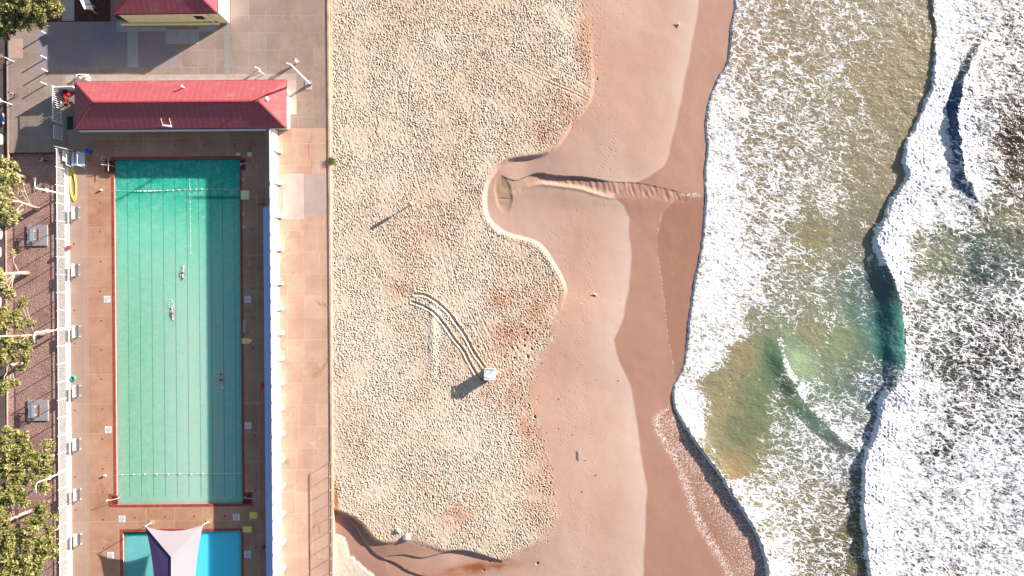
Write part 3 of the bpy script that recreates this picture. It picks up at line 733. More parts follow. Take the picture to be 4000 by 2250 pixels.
for k in range(5): m.ball((x - .35 + .17 * k, y + .05 * math.sin(k * 2), .1), (.11, .09, .09), 8, 5)
tag(m.build('float_pile', simple('faded_red', rgb(200, 90, 85), rgb(150, 60, 60), 5, .6)), 'small heap of faded red floats just north of the awning', 'floats')
# painted lettering along the east side
LET = simple('white_lettering', (.72, .74, .78, 1), (.66, .68, .72, 1), 6, .7, bump=0)
for (txt, px, py, sz, lab) in (('28.', 956, 709, .5, 'white painted figure 28 on the deck north of the large pale mat'), ('22.', 956, 842, .5, 'white painted figure 22 on the deck south of the large pale mat'), ('20.', 957, 892, .5, 'white painted figure 20 just south of the figure 22'), ('DIVING', 959, 1299, .53, 'white painted word DIVING on the shaded east deck')):
    cu = bpy.data.curves.new('painted_lettering', 'FONT'); cu.body = txt; cu.size = sz; cu.extrude = .002
    o = bpy.data.objects.new('tmp_text', cu); COL.objects.link(o)
    me = bpy.data.meshes.new_from_object(o.evaluated_get(bpy.context.evaluated_depsgraph_get())); bpy.data.objects.remove(o); bpy.data.curves.remove(cu)
    me.materials.clear(); me.materials.append(LET); o = bpy.data.objects.new('painted_lettering', me); COL.objects.link(o)
    x, y = W(px, py); o.location = (x, y, .012); o.rotation_euler = (0, 0, R(90) + A0); tag(o, lab, 'lettering')
# lane ropes with floats
FLW = simple('float_white', (.75, .78, .76, 1), None, 4, .5, bump=0); FLR = simple('float_red', (.7, .25, .22, 1), None, 4, .5, bump=0)
def rope(a, b, floats, lab, z=-.26, ends=(.05, .05), sag=.25):
    r_ = empty('float_rope', (*W(*a), 0), lab, 'rope'); A, B = Vector((*W(*a), 0)), Vector((*W(*b), 0)); pts = []
    for i in range(41):
        t = i / 40; p = A.lerp(B, t); p.z = z + .0; d = (B - A).normalized(); nrm = Vector((-d.y, d.x, 0)); p += nrm * sag * (math.sin(t * 7) * .3 + math.sin(t * 2.4) * .5)
        if i == 0: p.z = ends[0]
        if i == 40: p.z = ends[1]
        pts.append(p)
    m = MB(); m.tube(pts, .022, 6); inst(m.build('rope', FLW, r_), r_)
    for t, red in floats:
        i = min(39, int(t * 40)); p = pts[i].lerp(pts[i + 1], t * 40 - i); m = MB(); m.ball((p.x, p.y, z + .03), .10, 8, 6); o = m.build('float', FLR if red else FLW, r_); inst(o, r_)
rope((437, 743), (938, 733), [(.17 + .022 * k, k % 5 == 3) for k in range(10)] + [(.2 + .045 * k, k % 4 == 0) for k in range(18)], 'white float rope across the deep end of the lap pool', sag=-.35)
rope((447, 1857), (950, 1852), [(.05 + .09 * k, False) for k in range(11)], 'white float rope across the shallow end of the lap pool', sag=.12)
m = empty('float_line', (*W(738, 845), 0), 'thin dotted line of small floats running down the pool middle', 'rope')
mm = MB(); mm.tube([(*W(737, 700), -.29), (*W(742, 990), -.29)], .012, 5); inst(mm.build('rope', FLW, m), m)
for k in range(11):
    mb = MB(); mb.ball((*W(737.5 + k * .45, 701 + 28.7 * k), -.27), .07, 8, 5); inst(mb.build('float', FLW, m), m)
# pool hand rails
for i, (pts, lab) in enumerate(((((393, 642), (432, 646)), 'white hand rail over the steps in the northwest pool corner'), (((937, 641), (962, 638)), 'white hand rail over the steps in the northeast pool corner'),
        (((411, 1958), (453, 1950)), 'white hand rail over the steps in the southwest pool corner'), (((954, 1944), (981, 1949)), 'white hand rail over the steps in the southeast pool corner'))):
    a, b = pts; A = Vector((*W(a[0], a[1], .9), 0)); B = Vector((*W(b[0], b[1], .7), 0)); up = Vector((0, 0, 1))
    m = MB(); m.tube([A, A + up * .85, A.lerp(B, .1) + up * .95, B + up * .6, B + up * .5 + (B - A).normalized() * .1, B - up * .2], .032, 8)
    tag(m.build('hand_rail', WHITEB), lab, 'hand rail', 'hand rails at the pool corners')
m = MB(); m.tube([(*W(423, 618), 0), (*W(423, 618, .8), .8), (*W(423, 668, .8), .8), (*W(423, 668), 0)], .032, 8)
tag(m.build('hand_rail', WHITEB), 'long straight rail standing across the northwest pool steps', 'hand rail', 'hand rails at the pool corners')
m = MB(); m.tube([(*W(404, 627), .0), (*W(404, 627), .5), (*W(404, 616), .55), (*W(415, 615), .55)], .05, 8)
tag(m.build('pipe_stub', ALU), 'short bent grey pipe stub near the northwest pool steps', 'pipe')
# stainless wash bench
ws = empty('wash_station', (*W(319, 626), 0), 'grey metal wash table with two tall white rails beside the fence end', 'wash table')
m = MB(); m.box((0, 0, .8), (1.9, 2.0, .05)); m.build('tabletop', ALU, ws, bevel=.02)
m = MB(); m.box((-.35, 0, .835), (.5, 1.9, .06)); m.build('basin', simple('basin_grey', (.3, .36, .46, 1), None, 3, .4), ws)
m = MB()
for a in (-.85, .85):
    for b in (-.9, .9): m.bar((a, b, 0), (a, b, .78), .06, up=(0, 1, 0))
m.build('frame', ALU, ws)
for a in (-1.25, .3):
    m = MB(); m.tube([(a, .95, 0), (a, .95, 1.5), (a, -.9, 1.5), (a + .25, -1.15, 0)], .055, 8); m.build('rail', WHITEB, ws)
m = MB(); m.box((*W(274, 633), .3), (.8, 1.05, .6)); tag(m.build('storage_box', pad, bevel=.02), 'low grey storage box against the low wall by the wash table', 'box')
bb = empty('rubbish_bin', (*W(355, 593), 0), 'bright blue round bin beside the wash table', 'bin')
m = MB(); m.tube([(0, 0, 0), (0, 0, .85)], .25, 16, .29); BLU = simple('blue_plastic', (.01, .10, .75, 1), None, 3, .4, bump=0); m.build('body', BLU, bb)
m = MB(); m.tube([(0, 0, .85), (0, 0, .92), (0, 0, .97)], [.31, .30, .12], 16); lid = m.build('lid', BLU, bb); m = MB(); m.bar((-.1, 0, 1.0), (.1, 0, 1.0), .04); m.build('handle', BLK, lid)
# hoses
YH = simple('yellow_hose', rgb(250, 225, 95, 1.0), rgb(235, 205, 80, 1.0), 3, .5, bump=0)
pts = []
for k in range(160):
    t = k / 160 * 2 * math.pi * 4; L = int(k / 40)
    px = 284 + 12 * math.cos(t) + 2.5 * math.sin(L * 2.1) + (4 * math.sin(t * .5)); py = 712 + (52 + 5 * L) * math.sin(t + .2 * L)
    pts.append((*W(px + L * 1.0, py + 6), .03 + .012 * L))
m = MB(); m.tube(pts, .045, 6); tag(m.build('hose', YH), 'long loops of yellow hose lying beside the low white wall', 'hose')
pts = [(*W(287 + (10 - k * .03) * math.cos(k * .4), 1478 + (11 - k * .03) * math.sin(k * .4)), .04 + k * .0015) for k in range(110)]
m = MB(); m.tube(pts, .05, 6); tag(m.build('hose', simple('green_hose', (.02, .42, .30, 1), None, 3, .5, bump=0)), 'coiled green hose on the deck between two benches', 'hose')
# outlet sprinkler at the start of the ropes
for px, py, lab in ((396, 743, 'white rope reel on the deck at the deep end rope'), (411, 1857, 'white rope reel on the deck at the shallow end rope')):
    r_ = empty('rope_reel', (*W(px, py), 0), lab, 'reel'); m = MB(); m.tube([(0, 0, 0), (0, 0, .12)], .16, 12); m.build('base', WHITEB, r_); m = MB(); m.tube([(-.15, 0, .2), (.15, 0, .2)], .1, 10); m.build('drum', FLW, r_)
# light poles on the fence line
lp = empty('light_pole', (0, 0, 0), '', 'light pole', 'tall white light poles along the fence')
m = MB(); m.tube([(0, 0, 0), (0, 0, 5.7)], .13, 10, .10); m.build('pole', WHITEB, lp)
m = MB(); m.tube([(0, 0, 3.15), (0, 0, 3.3), (0, 0, 3.5), (0, 0, 3.6)], [.14, .3, .3, .14], 10); m.build('collar', WHITEB, lp)
m = MB(); m.tube([(0, 0, 5.68), (.05, .1, 5.8), (.1, .85, 5.95)], .07, 8); m.build('arm', WHITEB, lp)
m = MB(); m.box((.1, 1.1, 5.93), (.26, .6, .14)); m.build('lamp_head', simple('lamp_grey', (.3, .33, .38, 1), None, 2, .4), lp, bevel=.03)
for i, (px, py, rz, lab) in enumerate(((243, 757, 0, 'white light pole leaning over the picket fence nearest the pavilion'), (245, 1288, R(180), 'white light pole at the fence beside the fourth bench'), (251, 1842, R(180), 'white light pole at the fence standing over the big leafy crowns'))):
    o = lp if i == 0 else dup(lp, (0, 0, 0), lab)
    o.location = (*W(px, py), -.1); o.rotation_euler = (0, 0, rz); o['label'] = lab
# tall lamp post on the plaza
tl = empty('lamp_post', (*W(1212, 330), 0), 'tall white lamp post on a pale square base east of the pavilion', 'lamp post')
m = MB(); m.tube([(0, 0, 0), (0, 0, 9.0)], .17, 12, .11); m.build('pole', WHITEB, tl)
m = MB(); m.box((-.25, -.1, .03), (.95, 1.3, .06)); m.build('footing', simple('pinkish_footing', rgb(225, 205, 210), None, 2, .9), tl)
m = MB(); m.tube([(0, 0, 8.5), (-.2, .05, 8.95), (-.45, .1, 9.05)], .09, 8); m.build('arm', WHITEB, tl)
m = MB(); m.tube([(0, 0, .0), (0, 0, .5)], .24, 12); m.build('base_cover', simple('post_base_dark', (.05, .05, .06, 1), None, 2, .6), tl)
# small posts
bo = empty('bollard', (0, 0, 0), '', 'bollard', 'white bollards on the plaza'); m = MB(); m.tube([(0, 0, 0), (0, 0, 1.1)], .09, 10); m.build('post', WHITEB, bo); m = MB(); m.tube([(0, 0, 1.1), (0, 0, 1.2)], [.11, .06], 10); m.build('cap', WHITEB, bo)
for i, (px, py, lab) in enumerate(((184, 134, 'white bollard in the building shade nearest the top left trees'), (181, 228, 'white bollard in the shade second from the top left trees'), (185, 279, 'white bollard at the edge of the building shade'), (181, 330, 'white bollard in full sun nearest the picket fence'))):
    o = bo if i == 0 else dup(bo, (0, 0, 0), lab); o.location = (*W(px, py), 0); o['label'] = lab
sp = empty('signpost', (0, 0, 0), '', 'signpost', 'slim white posts at the plaza kerb'); m = MB(); m.tube([(0, 0, 0), (0, 0, 2.6)], .06, 8); m.build('pole', WHITEB, sp); m = MB(); m.box((0, 0, 2.45), (.1, .45, .5)); m.build('plate', WHITEB, sp)
for i, (px, py, lab) in enumerate(((54, 240, 'slim white post by the pinkish path at the kerb'), (47, 409, 'slim white post at the kerb beside the walking person'), (1031, 290, 'slim post on the apron behind the pavilion'))):
    o = sp if i == 0 else dup(sp, (0, 0, 0), lab); o.location = (*W(px, py), 0); o['label'] = lab; o.scale = (1, 1, .72) if i == 2 else (1, 1, 1)
# sign board in the garden
sb = empty('sign_board', (*W(372, 40), 0), 'white sign board on two posts in the dark garden bed', 'sign')
m = MB(); m.box((0, 0, 2.0), (.08, 1.5, 1.3), M=Matrix.Rotation(R(25), 3, 'Z') @ Matrix.Rotation(R(-38), 3, 'Y')); m.build('board', WHITEB, sb, bevel=.02)
for q in (-.5, .5):
    m = MB(); m.tube([(-.21 * q + .1, q, 0), (-.42 * q * 1 + .05, q * .9, 1.9)], .045, 8); m.build('post', WHITEB, sb)
m = MB(); m.box((.05, .05, 2.03), (.02, .12, 1.2), M=Matrix.Rotation(R(25), 3, 'Z') @ Matrix.Rotation(R(-38), 3, 'Y')); m.build('stripe', simple('sign_blue', (.2, .26, .42, 1), None, 2, .5), sb)
# red and yellow things by the clubhouse
x, y = W(879, 16); r_ = empty('chair', (x, y, 0), 'red plastic chair on sandy ground by the white side of the clubhouse', 'chair')
m = MB(); m.box((0, 0, .44), (.5, .5, .05)); m.build('seat', RED, r_, bevel=.02); m = MB(); m.box((0, .26, .72), (.5, .05, .52)); m.build('backrest', RED, r_, bevel=.02)
for a in (-.2, .2):
    for b in (-.2, .2): m = MB(); m.bar((a, b, 0), (a, b, .42), .05, up=(0, 1, 0)); m.build('leg', RED, r_)
x, y = W(884, 36); r_ = empty('bucket', (x, y, 0), 'yellow bucket near the red chair by the clubhouse', 'bucket'); m = MB(); m.tube([(0, 0, 0), (0, 0, .34), (0, 0, .3)], [.14, .19, .15], 14); m.build('body', simple('bright_yellow', (.85, .78, .03, 1), None, 3, .5, bump=0), r_)
m = MB(); m.tube([(.19 * math.cos(a), 0, .34 + .14 * math.sin(a)) for a in np.linspace(0, math.pi, 9)], .012, 6); m.build('handle', WHITEB, r_)
x, y = W(858, 8); m = MB(); m.box((x, y, .3), (.7, .8, .6)); tag(m.build('storage_box', CREAM, bevel=.04), 'cream storage box against the white side of the clubhouse', 'box')
# promenade railing at the south end
rl = empty('railing', G3(1285, 2050), 'thin metal railing on the sea wall at the south end of the promenade', 'railing'); RAILM = simple('rail_metal', rgb(200, 170, 150), None, 2, .5, bump=0)
v = 1808; k = 0
while v < 2420:
    m = MB(); c = G(1288, v); m.tube([(c[0], c[1], .0), (c[0], c[1], 1.08)], .035, 6); inst(m.build('post', RAILM, rl), rl); v += 53.5
m = MB(); m.tube([G3(1288, 1808, 1.08), G3(1288, 2420, 1.08)], .045, 8); inst(m.build('top_rail', RAILM, rl), rl)
m = MB(); m.tube([G3(1288, 1808, .12), G3(1288, 2420, .12)], .03, 8); inst(m.build('lower_rail', RAILM, rl), rl)
#@@CARS
# ================================================================== CARS AT THE LEFT EDGE
GLASS = simple('car_glass', (.02, .03, .05, 1), None, 1, .08, .6, bump=0); TYRE = simple('tyre', (.02, .02, .02, 1), None, 5, .8); HEADL = simple('headlight_glass', (.7, .72, .75, 1), None, 2, .1, .6, bump=0)
def make_car(paint, label, loc, rz):
    c = empty('parked_car', loc, label, 'car', 'cars parked nose-in along the kerb', rz)
    L, Wd = 4.3, 1.78
    st = [(-2.15, .62, .42, .50), (-2.05, .80, .35, .72), (-1.5, .87, .30, .86), (0, .89, .28, .90), (1.2, .88, .30, .88), (1.85, .82, .33, .74), (2.10, .66, .38, .60), (2.16, .45, .42, .52)]
    vs, fs = [], []
    for x, w, z0, z1 in st:
        ring = [(-w * .9, z0), (-w, (z0 + z1) / 2), (-w * .93, z1 - .03), (-w * .6, z1 + .02), (0, z1 + .035), (w * .6, z1 + .02), (w * .93, z1 - .03), (w, (z0 + z1) / 2), (w * .9, z0)]
        vs += [(x, a, b) for a, b in ring]
    n = 9
    for i in range(len(st) - 1):
        for k in range(n): fs.append((i * n + k, i * n + (k + 1) % n, (i + 1) * n + (k + 1) % n, (i + 1) * n + k))
    fs += [tuple(range(n))[::-1], tuple(range((len(st) - 1) * n, len(st) * n))]
    m = MB(); m.add(vs, fs); m.build('body', paint, c, smooth=True)
    m = MB(); cab = [(-1.75, .62, .86), (-1.25, .64, 1.36), (.15, .64, 1.42), (1.05, .66, .9)]; vs = []
    for x, w, z in cab: vs += [(x, -w - .12 * (z < 1), .82), (x, -w, z), (x, w, z), (x, w + .12 * (z < 1), .82)]
    m.add(vs, [(i * 4 + k, i * 4 + k + 1, i * 4 + k + 5, i * 4 + k + 4) for i in range(3) for k in range(3)] + [(0, 1, 2, 3), (15, 14, 13, 12)]); m.build('window', GLASS, c)
    m = MB(); m.box((-.55, 0, 1.41), (1.45, 1.2, .05)); m.build('roof', paint, c, bevel=.02)
    for y in (-.6, .6):
        m = MB(); m.ball((2.03, y, .62), (.13, .2, .08), 10, 6); m.build('headlight', HEADL, c)
        m = MB(); m.box((.85, y * 1.55, .98), (.12, .16, .12)); m.build('mirror', paint, c, bevel=.02)
    for x in (-1.35, 1.35):
        for y in (-.8, .8):
            m = MB(); m.tube([(x, y - .1, .32), (x, y + .1, .32)], .32, 16); w = m.build('wheel', TYRE, c); m = MB(); m.tube([(x, y - .11, .32), (x, y + .11, .32)], .19, 12); m.build('rim', ALU, w)
    return c
def paint(name, c): return simple(name, c, tuple(x * .95 for x in c[:3]) + (1,), 1, .18, .6, bump=0, fine=2)
pw_, pd, pr = paint('white_car_paint', (.8, .8, .8, 1)), paint('navy_car_paint', (.012, .02, .05, 1)), paint('dark_car_paint', (.03, .03, .035, 1))
for paint_, px, py, lab in ((pd, 24, 468, 'dark navy parked car with its nose at the plaza kerb'), (pw_, 16, 548, 'white parked car second from the plaza walker'), (pr, 20, 628, 'black parked car at the leafy tree by the corner of the plaza'),
                            (pw_, 6, 915, 'white parked car level with the upper picnic table'), (pw_, 2, 985, 'white parked car just south of the upper picnic table'), (pw_, 2, 1180, 'white parked car between the leaning pale trunks')):
    x, y = W(px, py); make_car(paint_, lab, (x - 2.16, y, -.2 if py < 640 else -.56), A0)
#@@TREES
# ================================================================== TREES AND PLANTS
def leaf_mat(name, c1, c2, c3):
    t = NT(name); p = t.pos(); n = t.noise(p, .9, 4, .6); n2 = t.attr('tone')
    col = t.mix(t.ss(n, .35, .65), c1, c2); col = t.mix(n2, col, c3)
    d = t.n('ShaderNodeBsdfPrincipled', {'Base Color': col, 'Roughness': .5, 'Specular IOR Level': .35}).outputs[0]
    tr = t.n('ShaderNodeBsdfTranslucent', {'Color': col}).outputs[0]
    mx = t.n('ShaderNodeMixShader', {0: .22, 1: d, 2: tr}).outputs[0]; t.t.links.new(mx, t.out.inputs[0]); return t.m
LEAF = leaf_mat('olive_leaves', (.10, .12, .03, 1), (.22, .225, .06, 1), (.46, .42, .17, 1))
LEAF2 = leaf_mat('dry_leaves', (.18, .19, .06, 1), (.34, .32, .12, 1), (.55, .50, .24, 1))
BARK = simple('pale_bark', rgb(230, 205, 185), rgb(170, 140, 120), 2.5, .85, bump=.6, fine=9)
def leaves(name, clumps, mat, parent, size=.2, per=520, seed=1):
    r = np.random.default_rng(seed); V = []; TN = []
    for (cx, cy, cz, rad) in clumps:
        sub = max(8, int(rad * rad * 16)); 
        d = r.normal(size=(sub, 3)); d /= np.linalg.norm(d, axis=1)[:, None]
        cs_ = np.array([cx, cy, cz]) + d * (rad * r.uniform(.25, 1, sub) ** .6)[:, None] * np.array([1, 1, .62])
        k = int(per * rad * rad / sub) + 3
        for c in cs_:
            rr_ = r.uniform(.16, .42); tn = r.uniform(0, 1) ** 2.2
            pts = c + r.normal(size=(k, 3)) * rr_ * np.array([.62, .62, .45])
            n = r.normal(size=(k, 3)) + np.array([.2, .1, .9]); n /= np.linalg.norm(n, axis=1)[:, None]
            a = np.cross(n, r.normal(size=(k, 3))); a /= np.linalg.norm(a, axis=1)[:, None]; b = np.cross(n, a)
            s = size * r.uniform(.55, 1.25, k)[:, None]
            V.append(np.stack([pts - a * s, pts - b * s * .45, pts + a * s, pts + b * s * .45], 1)); TN.append(np.repeat(np.clip(tn * .7 + r.uniform(-.1, .25, k), 0, 1), 4))
    V = np.concatenate(V).reshape(-1, 3).astype(np.float32); TN = np.concatenate(TN).astype(np.float32); q = len(V) // 4
    me = bpy.data.meshes.new(name); me.vertices.add(len(V)); me.vertices.foreach_set('co', V.ravel())
    me.loops.add(q * 4); me.loops.foreach_set('vertex_index', np.arange(q * 4, dtype=np.int32))
    me.polygons.add(q); me.polygons.foreach_set('loop_start', np.arange(0, q * 4, 4, dtype=np.int32)); me.update(calc_edges=True)
    at = me.attributes.new('tone', 'FLOAT', 'POINT'); at.data.foreach_set('value', TN); me.materials.append(mat)
    o = bpy.data.objects.new(name, me); COL.objects.link(o); o.parent = parent; return o
def tree(lab, base, h, clumps, mat=LEAF, r0=.32, lean=(0, 0), gz=-.6, seed=1, bare=0, kind='leafy_tree', per=520):
    """base in ground pixels; clumps as (image px, image py, height, radius)"""
    bx, by = W(*base); t = empty(kind, (bx, by, gz), lab, 'tree', 'trees on the west side'); r = np.random.default_rng(seed)
    top = Vector((lean[0], lean[1], h)); pts = []
    for i in range(9):
        q = i / 8; pts.append(Vector((top.x * q ** 1.2 + .12 * math.sin(q * 5 + seed), top.y * q ** 1.2 + .1 * math.cos(q * 4 + seed), h * q)))
    rs = [r0 * (1.35 if i == 0 else 1 - .62 * i / 8) for i in range(9)]
    m = MB(); m.tube(pts, rs, 10); tr = m.build('trunk', BARK, t, smooth=True)
    cl = []
    lb = MB()
    for (px, py, z, rad) in clumps:
        x, y = W(px, py, z); c = Vector((x - bx, y - by, z - gz)); cl.append((*c, rad))
        s = pts[min(8, max(2, int(8 * min(.95, (c.z * .62) / h))))]
        md = s.lerp(c, .5) + Vector((r.uniform(-.3, .3), r.uniform(-.3, .3), .25)); lb.tube([s, md, c], r0 * .32, 7, r0 * .08)
        for _ in range(4):
            e = c + Vector(r.normal(size=3)) * rad * .45; lb.tube([md.lerp(c, .6), e], r0 * .11, 5, .015)
    lb.build('limb', BARK, t, smooth=True)
    leaves('crown', cl, mat, t, seed=seed, per=per)
    return t
tree('broad leafy tree in the top left corner beside the garden bed', (150, -10), 6.2, [(20, 10, 6, 1.9), (75, 40, 6.3, 1.8), (130, 25, 6.4, 1.9), (190, 10, 6, 1.6), (215, 35, 5.6, 1.1), (30, 85, 5.6, 1.6), (95, 85, 5.4, 1.3), (150, 75, 5.4, 1.1), (20, 125, 5, 1.1), (170, 100, 5, .5), (60, -40, 6, 2)], seed=3)
tree('olive leaved tree at the corner where plaza, gravel and car park meet', (96, 690), 4.6, [(20, 640, 4.4, 1.1), (45, 660, 4.5, 1.0), (20, 690, 4.6, 1.3), (50, 700, 4.2, .8), (10, 730, 4.4, 1.1)], LEAF2, .2, seed=4)
tree('leaning pale trunked tree with sparse leaves above the upper picnic table', (141, 815), 6.0, [(20, 760, 5.2, 1.1), (5, 800, 5.6, 1.3), (32, 835, 4.8, 1.0), (55, 840, 4.4, .8), (12, 855, 4.8, .9), (85, 750, 2.4, .35), (88, 715, 2.0, .3), (55, 855, 4.0, .5)], LEAF2, .26, (-.5, .9), seed=5, per=420)
tree('pale trunked tree with low sparse sprays south of the upper picnic table', (97, 1070), 7.5, [(-10, 1085, 6.5, 1.2), (20, 1120, 4.8, .8), (45, 1145, 4.4, .6), (20, 1160, 4.4, .5), (50, 985, 2.0, .4)], LEAF2, .3, (0, 0), seed=6, per=420)
tree('tree whose straight pale trunk lies level with the third light pole arm', (158, 1307), 8.6, [(20, 1220, 6, 1.0), (60, 1240, 5.6, .9), (85, 1185, 4.4, .5), (95, 1172, 4, .4), (15, 1265, 6.2, 1.1), (75, 1270, 5.4, .7), (120, 1262, 4.6, .5), (30, 1340, 5.6, 1.1), (75, 1345, 5.4, .9), (115, 1330, 5, .6), (20, 1385, 6, 1.0), (60, 1385, 5.4, .7), (100, 1370, 5, .7)], LEAF, .27, (0, .35), seed=7)
tree('tree with a bright white trunk just above the lower picnic table', (92, 1416), 7.5, [(90, 1432, 3.4, .7), (100, 1400, 3.6, .6), (60, 1495, 4.4, .6), (30, 1500, 4.6, .7), (10, 1520, 5, .8), (-5, 1400, 6, 1)], LEAF, .26, (0, 0), seed=8)
tree('big dense tree just below the lower picnic table', (200, 1780), 6.0, [(30, 1700, 5.4, 1.2), (70, 1720, 5.2, 1.4), (20, 1760, 5.6, 1.5), (100, 1760, 5.4, 1.3), (60, 1800, 5.6, 1.7), (130, 1800, 5, 1.2), (175, 1790, 4.6, 1.1), (195, 1735, 4.2, .8), (15, 1840, 5.6, 1.5), (110, 1850, 5, 1.3), (70, 1870, 5.2, 1.4), (170, 1840, 4.6, 1.0), (150, 1900, 4.4, .9), (185, 1910, 4.2, .5)], LEAF, .28, seed=9)
tree('tree with a forked pale trunk showing among the lower left crowns', (112, 1998), 7.2, [(20, 1930, 5.6, 1.5), (70, 1940, 5.2, 1.1), (20, 2070, 5.6, 1.5), (90, 1965, 4.8, .8), (60, 2085, 5.2, 1.2), (30, 1985, 4.6, .9), (-10, 2000, 5.6, 1.2)], LEAF, .28, (0, 0), seed=10)
tree('densest tree in the bottom left, crown brushing the picket fence', (222, 2068), 6.4, [(160, 1990, 4.8, .9), (150, 2030, 5, 1.1), (195, 2060, 4.4, .8), (110, 2060, 5.4, 1.3), (50, 2120, 5.6, 1.7), (120, 2120, 5.2, 1.4), (180, 2120, 4.8, 1.2), (210, 2150, 4.2, .8), (160, 2175, 4.8, 1.2), (60, 2190, 5.6, 1.7), (110, 2210, 5.2, 1.5), (20, 2230, 5.6, 1.6), (150, 2235, 4.8, .8), (215, 2020, 3.6, .5), (80, 2260, 5.4, 1.6), (10, 2150, 5.6, 1.3)], LEAF, .24, seed=12)
# bush at the sea wall
bu = empty('green_bush', (*W(1296, 629), -.25), 'small round green bush growing at the foot of the sea wall', 'bush'); m = MB()
for k in range(7): m.tube([(0, 0, 0), (.3 * math.cos(k), .3 * math.sin(k), .45)], .02, 5)
m.build('stem', BARK, bu); leaves('foliage', [(0, 0, .4, .38), (0, .2, .35, .3), (.05, -.2, .35, .3)], leaf_mat('bush_leaves', (.03, .06, .01, 1), (.09, .13, .02, 1), (.22, .22, .03, 1)), bu, .07, 2600, 5)
# flowering shrubs by the gate
FLOW = simple('red_petals', (.75, .01, .05, 1), (.55, .01, .03, 1), 8, .6, bump=.1)
SHR = leaf_mat('shrub_leaves', (.05, .07, .03, 1), (.10, .12, .06, 1), (.2, .2, .12, 1))
for i, (px, py, fl, lab) in enumerate(((258, 366, [(250, 369, .32), (264, 368, .30), (252, 382, .33)], 'shrub with three clustered red blooms by the white end wall'), (266, 404, [(255, 407, .33), (276, 403, .36)], 'shrub with two big red blooms nearer the dark grate'))):
    x, y = W(px, py); b_ = empty('flowering_shrub', (x, y, 0), lab, 'shrub', 'red flowering shrubs west of the pavilion'); leaves('foliage', [(.1, 0, .8, .55), (.4, .1, .7, .4)], SHR, b_, .1, 700, 20 + i)
    m = MB(); 
    for k in range(5): m.tube([(.1, 0, 0), (.1 + .3 * math.cos(k * 1.3), .3 * math.sin(k * 1.3), .8)], .025, 5)
    m.build('stem', BARK, b_)
    for (fx, fy, fr) in fl:
        X_, Y_ = W(fx, fy, 1.2); m = MB(); r = np.random.default_rng(int(fx))
        for k in range(34):
            d = r.normal(size=3); d /= np.linalg.norm(d); d[2] = abs(d[2]); c = Vector((X_ - x, Y_ - y, 1.05)) + Vector(d) * fr * .72; m.box(tuple(c), (.17, .15, .05), M=Vector(d).to_track_quat('Z', 'Y').to_matrix() @ Matrix.Rotation(k, 3, 'Z'))
        m.build('bloom', FLOW, b_)
# ================================================================== PEOPLE
SKIN = simple('skin', (.52, .30, .22, 1), (.46, .26, .19, 1), 9, .5, bump=0); SKINP = simple('skin_pale', (.66, .42, .36, 1), (.6, .36, .3, 1), 9, .5, bump=0)
HAIRD = simple('dark_hair', (.02, .015, .012, 1), None, 9, .6); CLW = simple('white_cloth', (.75, .74, .76, 1), (.68, .67, .7, 1), 5, .8); CLD = simple('dark_cloth', (.05, .04, .06, 1), None, 5, .8); CLG = simple('green_trunks', (.03, .07, .04, 1), None, 5, .7); CLB = simple('black_trunks', (.015, .015, .02, 1), None, 5, .7); CLP = simple('maroon_cloth', (.20, .06, .07, 1), None, 5, .8); CLT = simple('tan_cloth', rgb(225, 205, 185), None, 5, .8)
def skin_mesh(name, V, E, Rr, mat, parent, lev=1):
    me = bpy.data.meshes.new(name); me.from_pydata([tuple(v) for v in V], E, [])
    o = bpy.data.objects.new(name, me); COL.objects.link(o)
    o.modifiers.new('s', 'SKIN'); sv = me.skin_vertices[0].data
    for i, r in enumerate(Rr):
        sv[i].radius = (r if isinstance(r, tuple) else (r, r)); sv[i].use_root = (i == 0)
    sm = o.modifiers.new('u', 'SUBSURF'); sm.levels = sm.render_levels = lev
    dg = bpy.context.evaluated_depsgraph_get(); ev = o.evaluated_get(dg); me2 = bpy.data.meshes.new_from_object(ev)
    bpy.data.objects.remove(o); bpy.data.meshes.remove(me); me2.name = name
    for p in me2.polygons: p.use_smooth = True
    me2.materials.clear(); me2.materials.append(mat); o2 = bpy.data.objects.new(name, me2); COL.objects.link(o2); o2.parent = parent; return o2
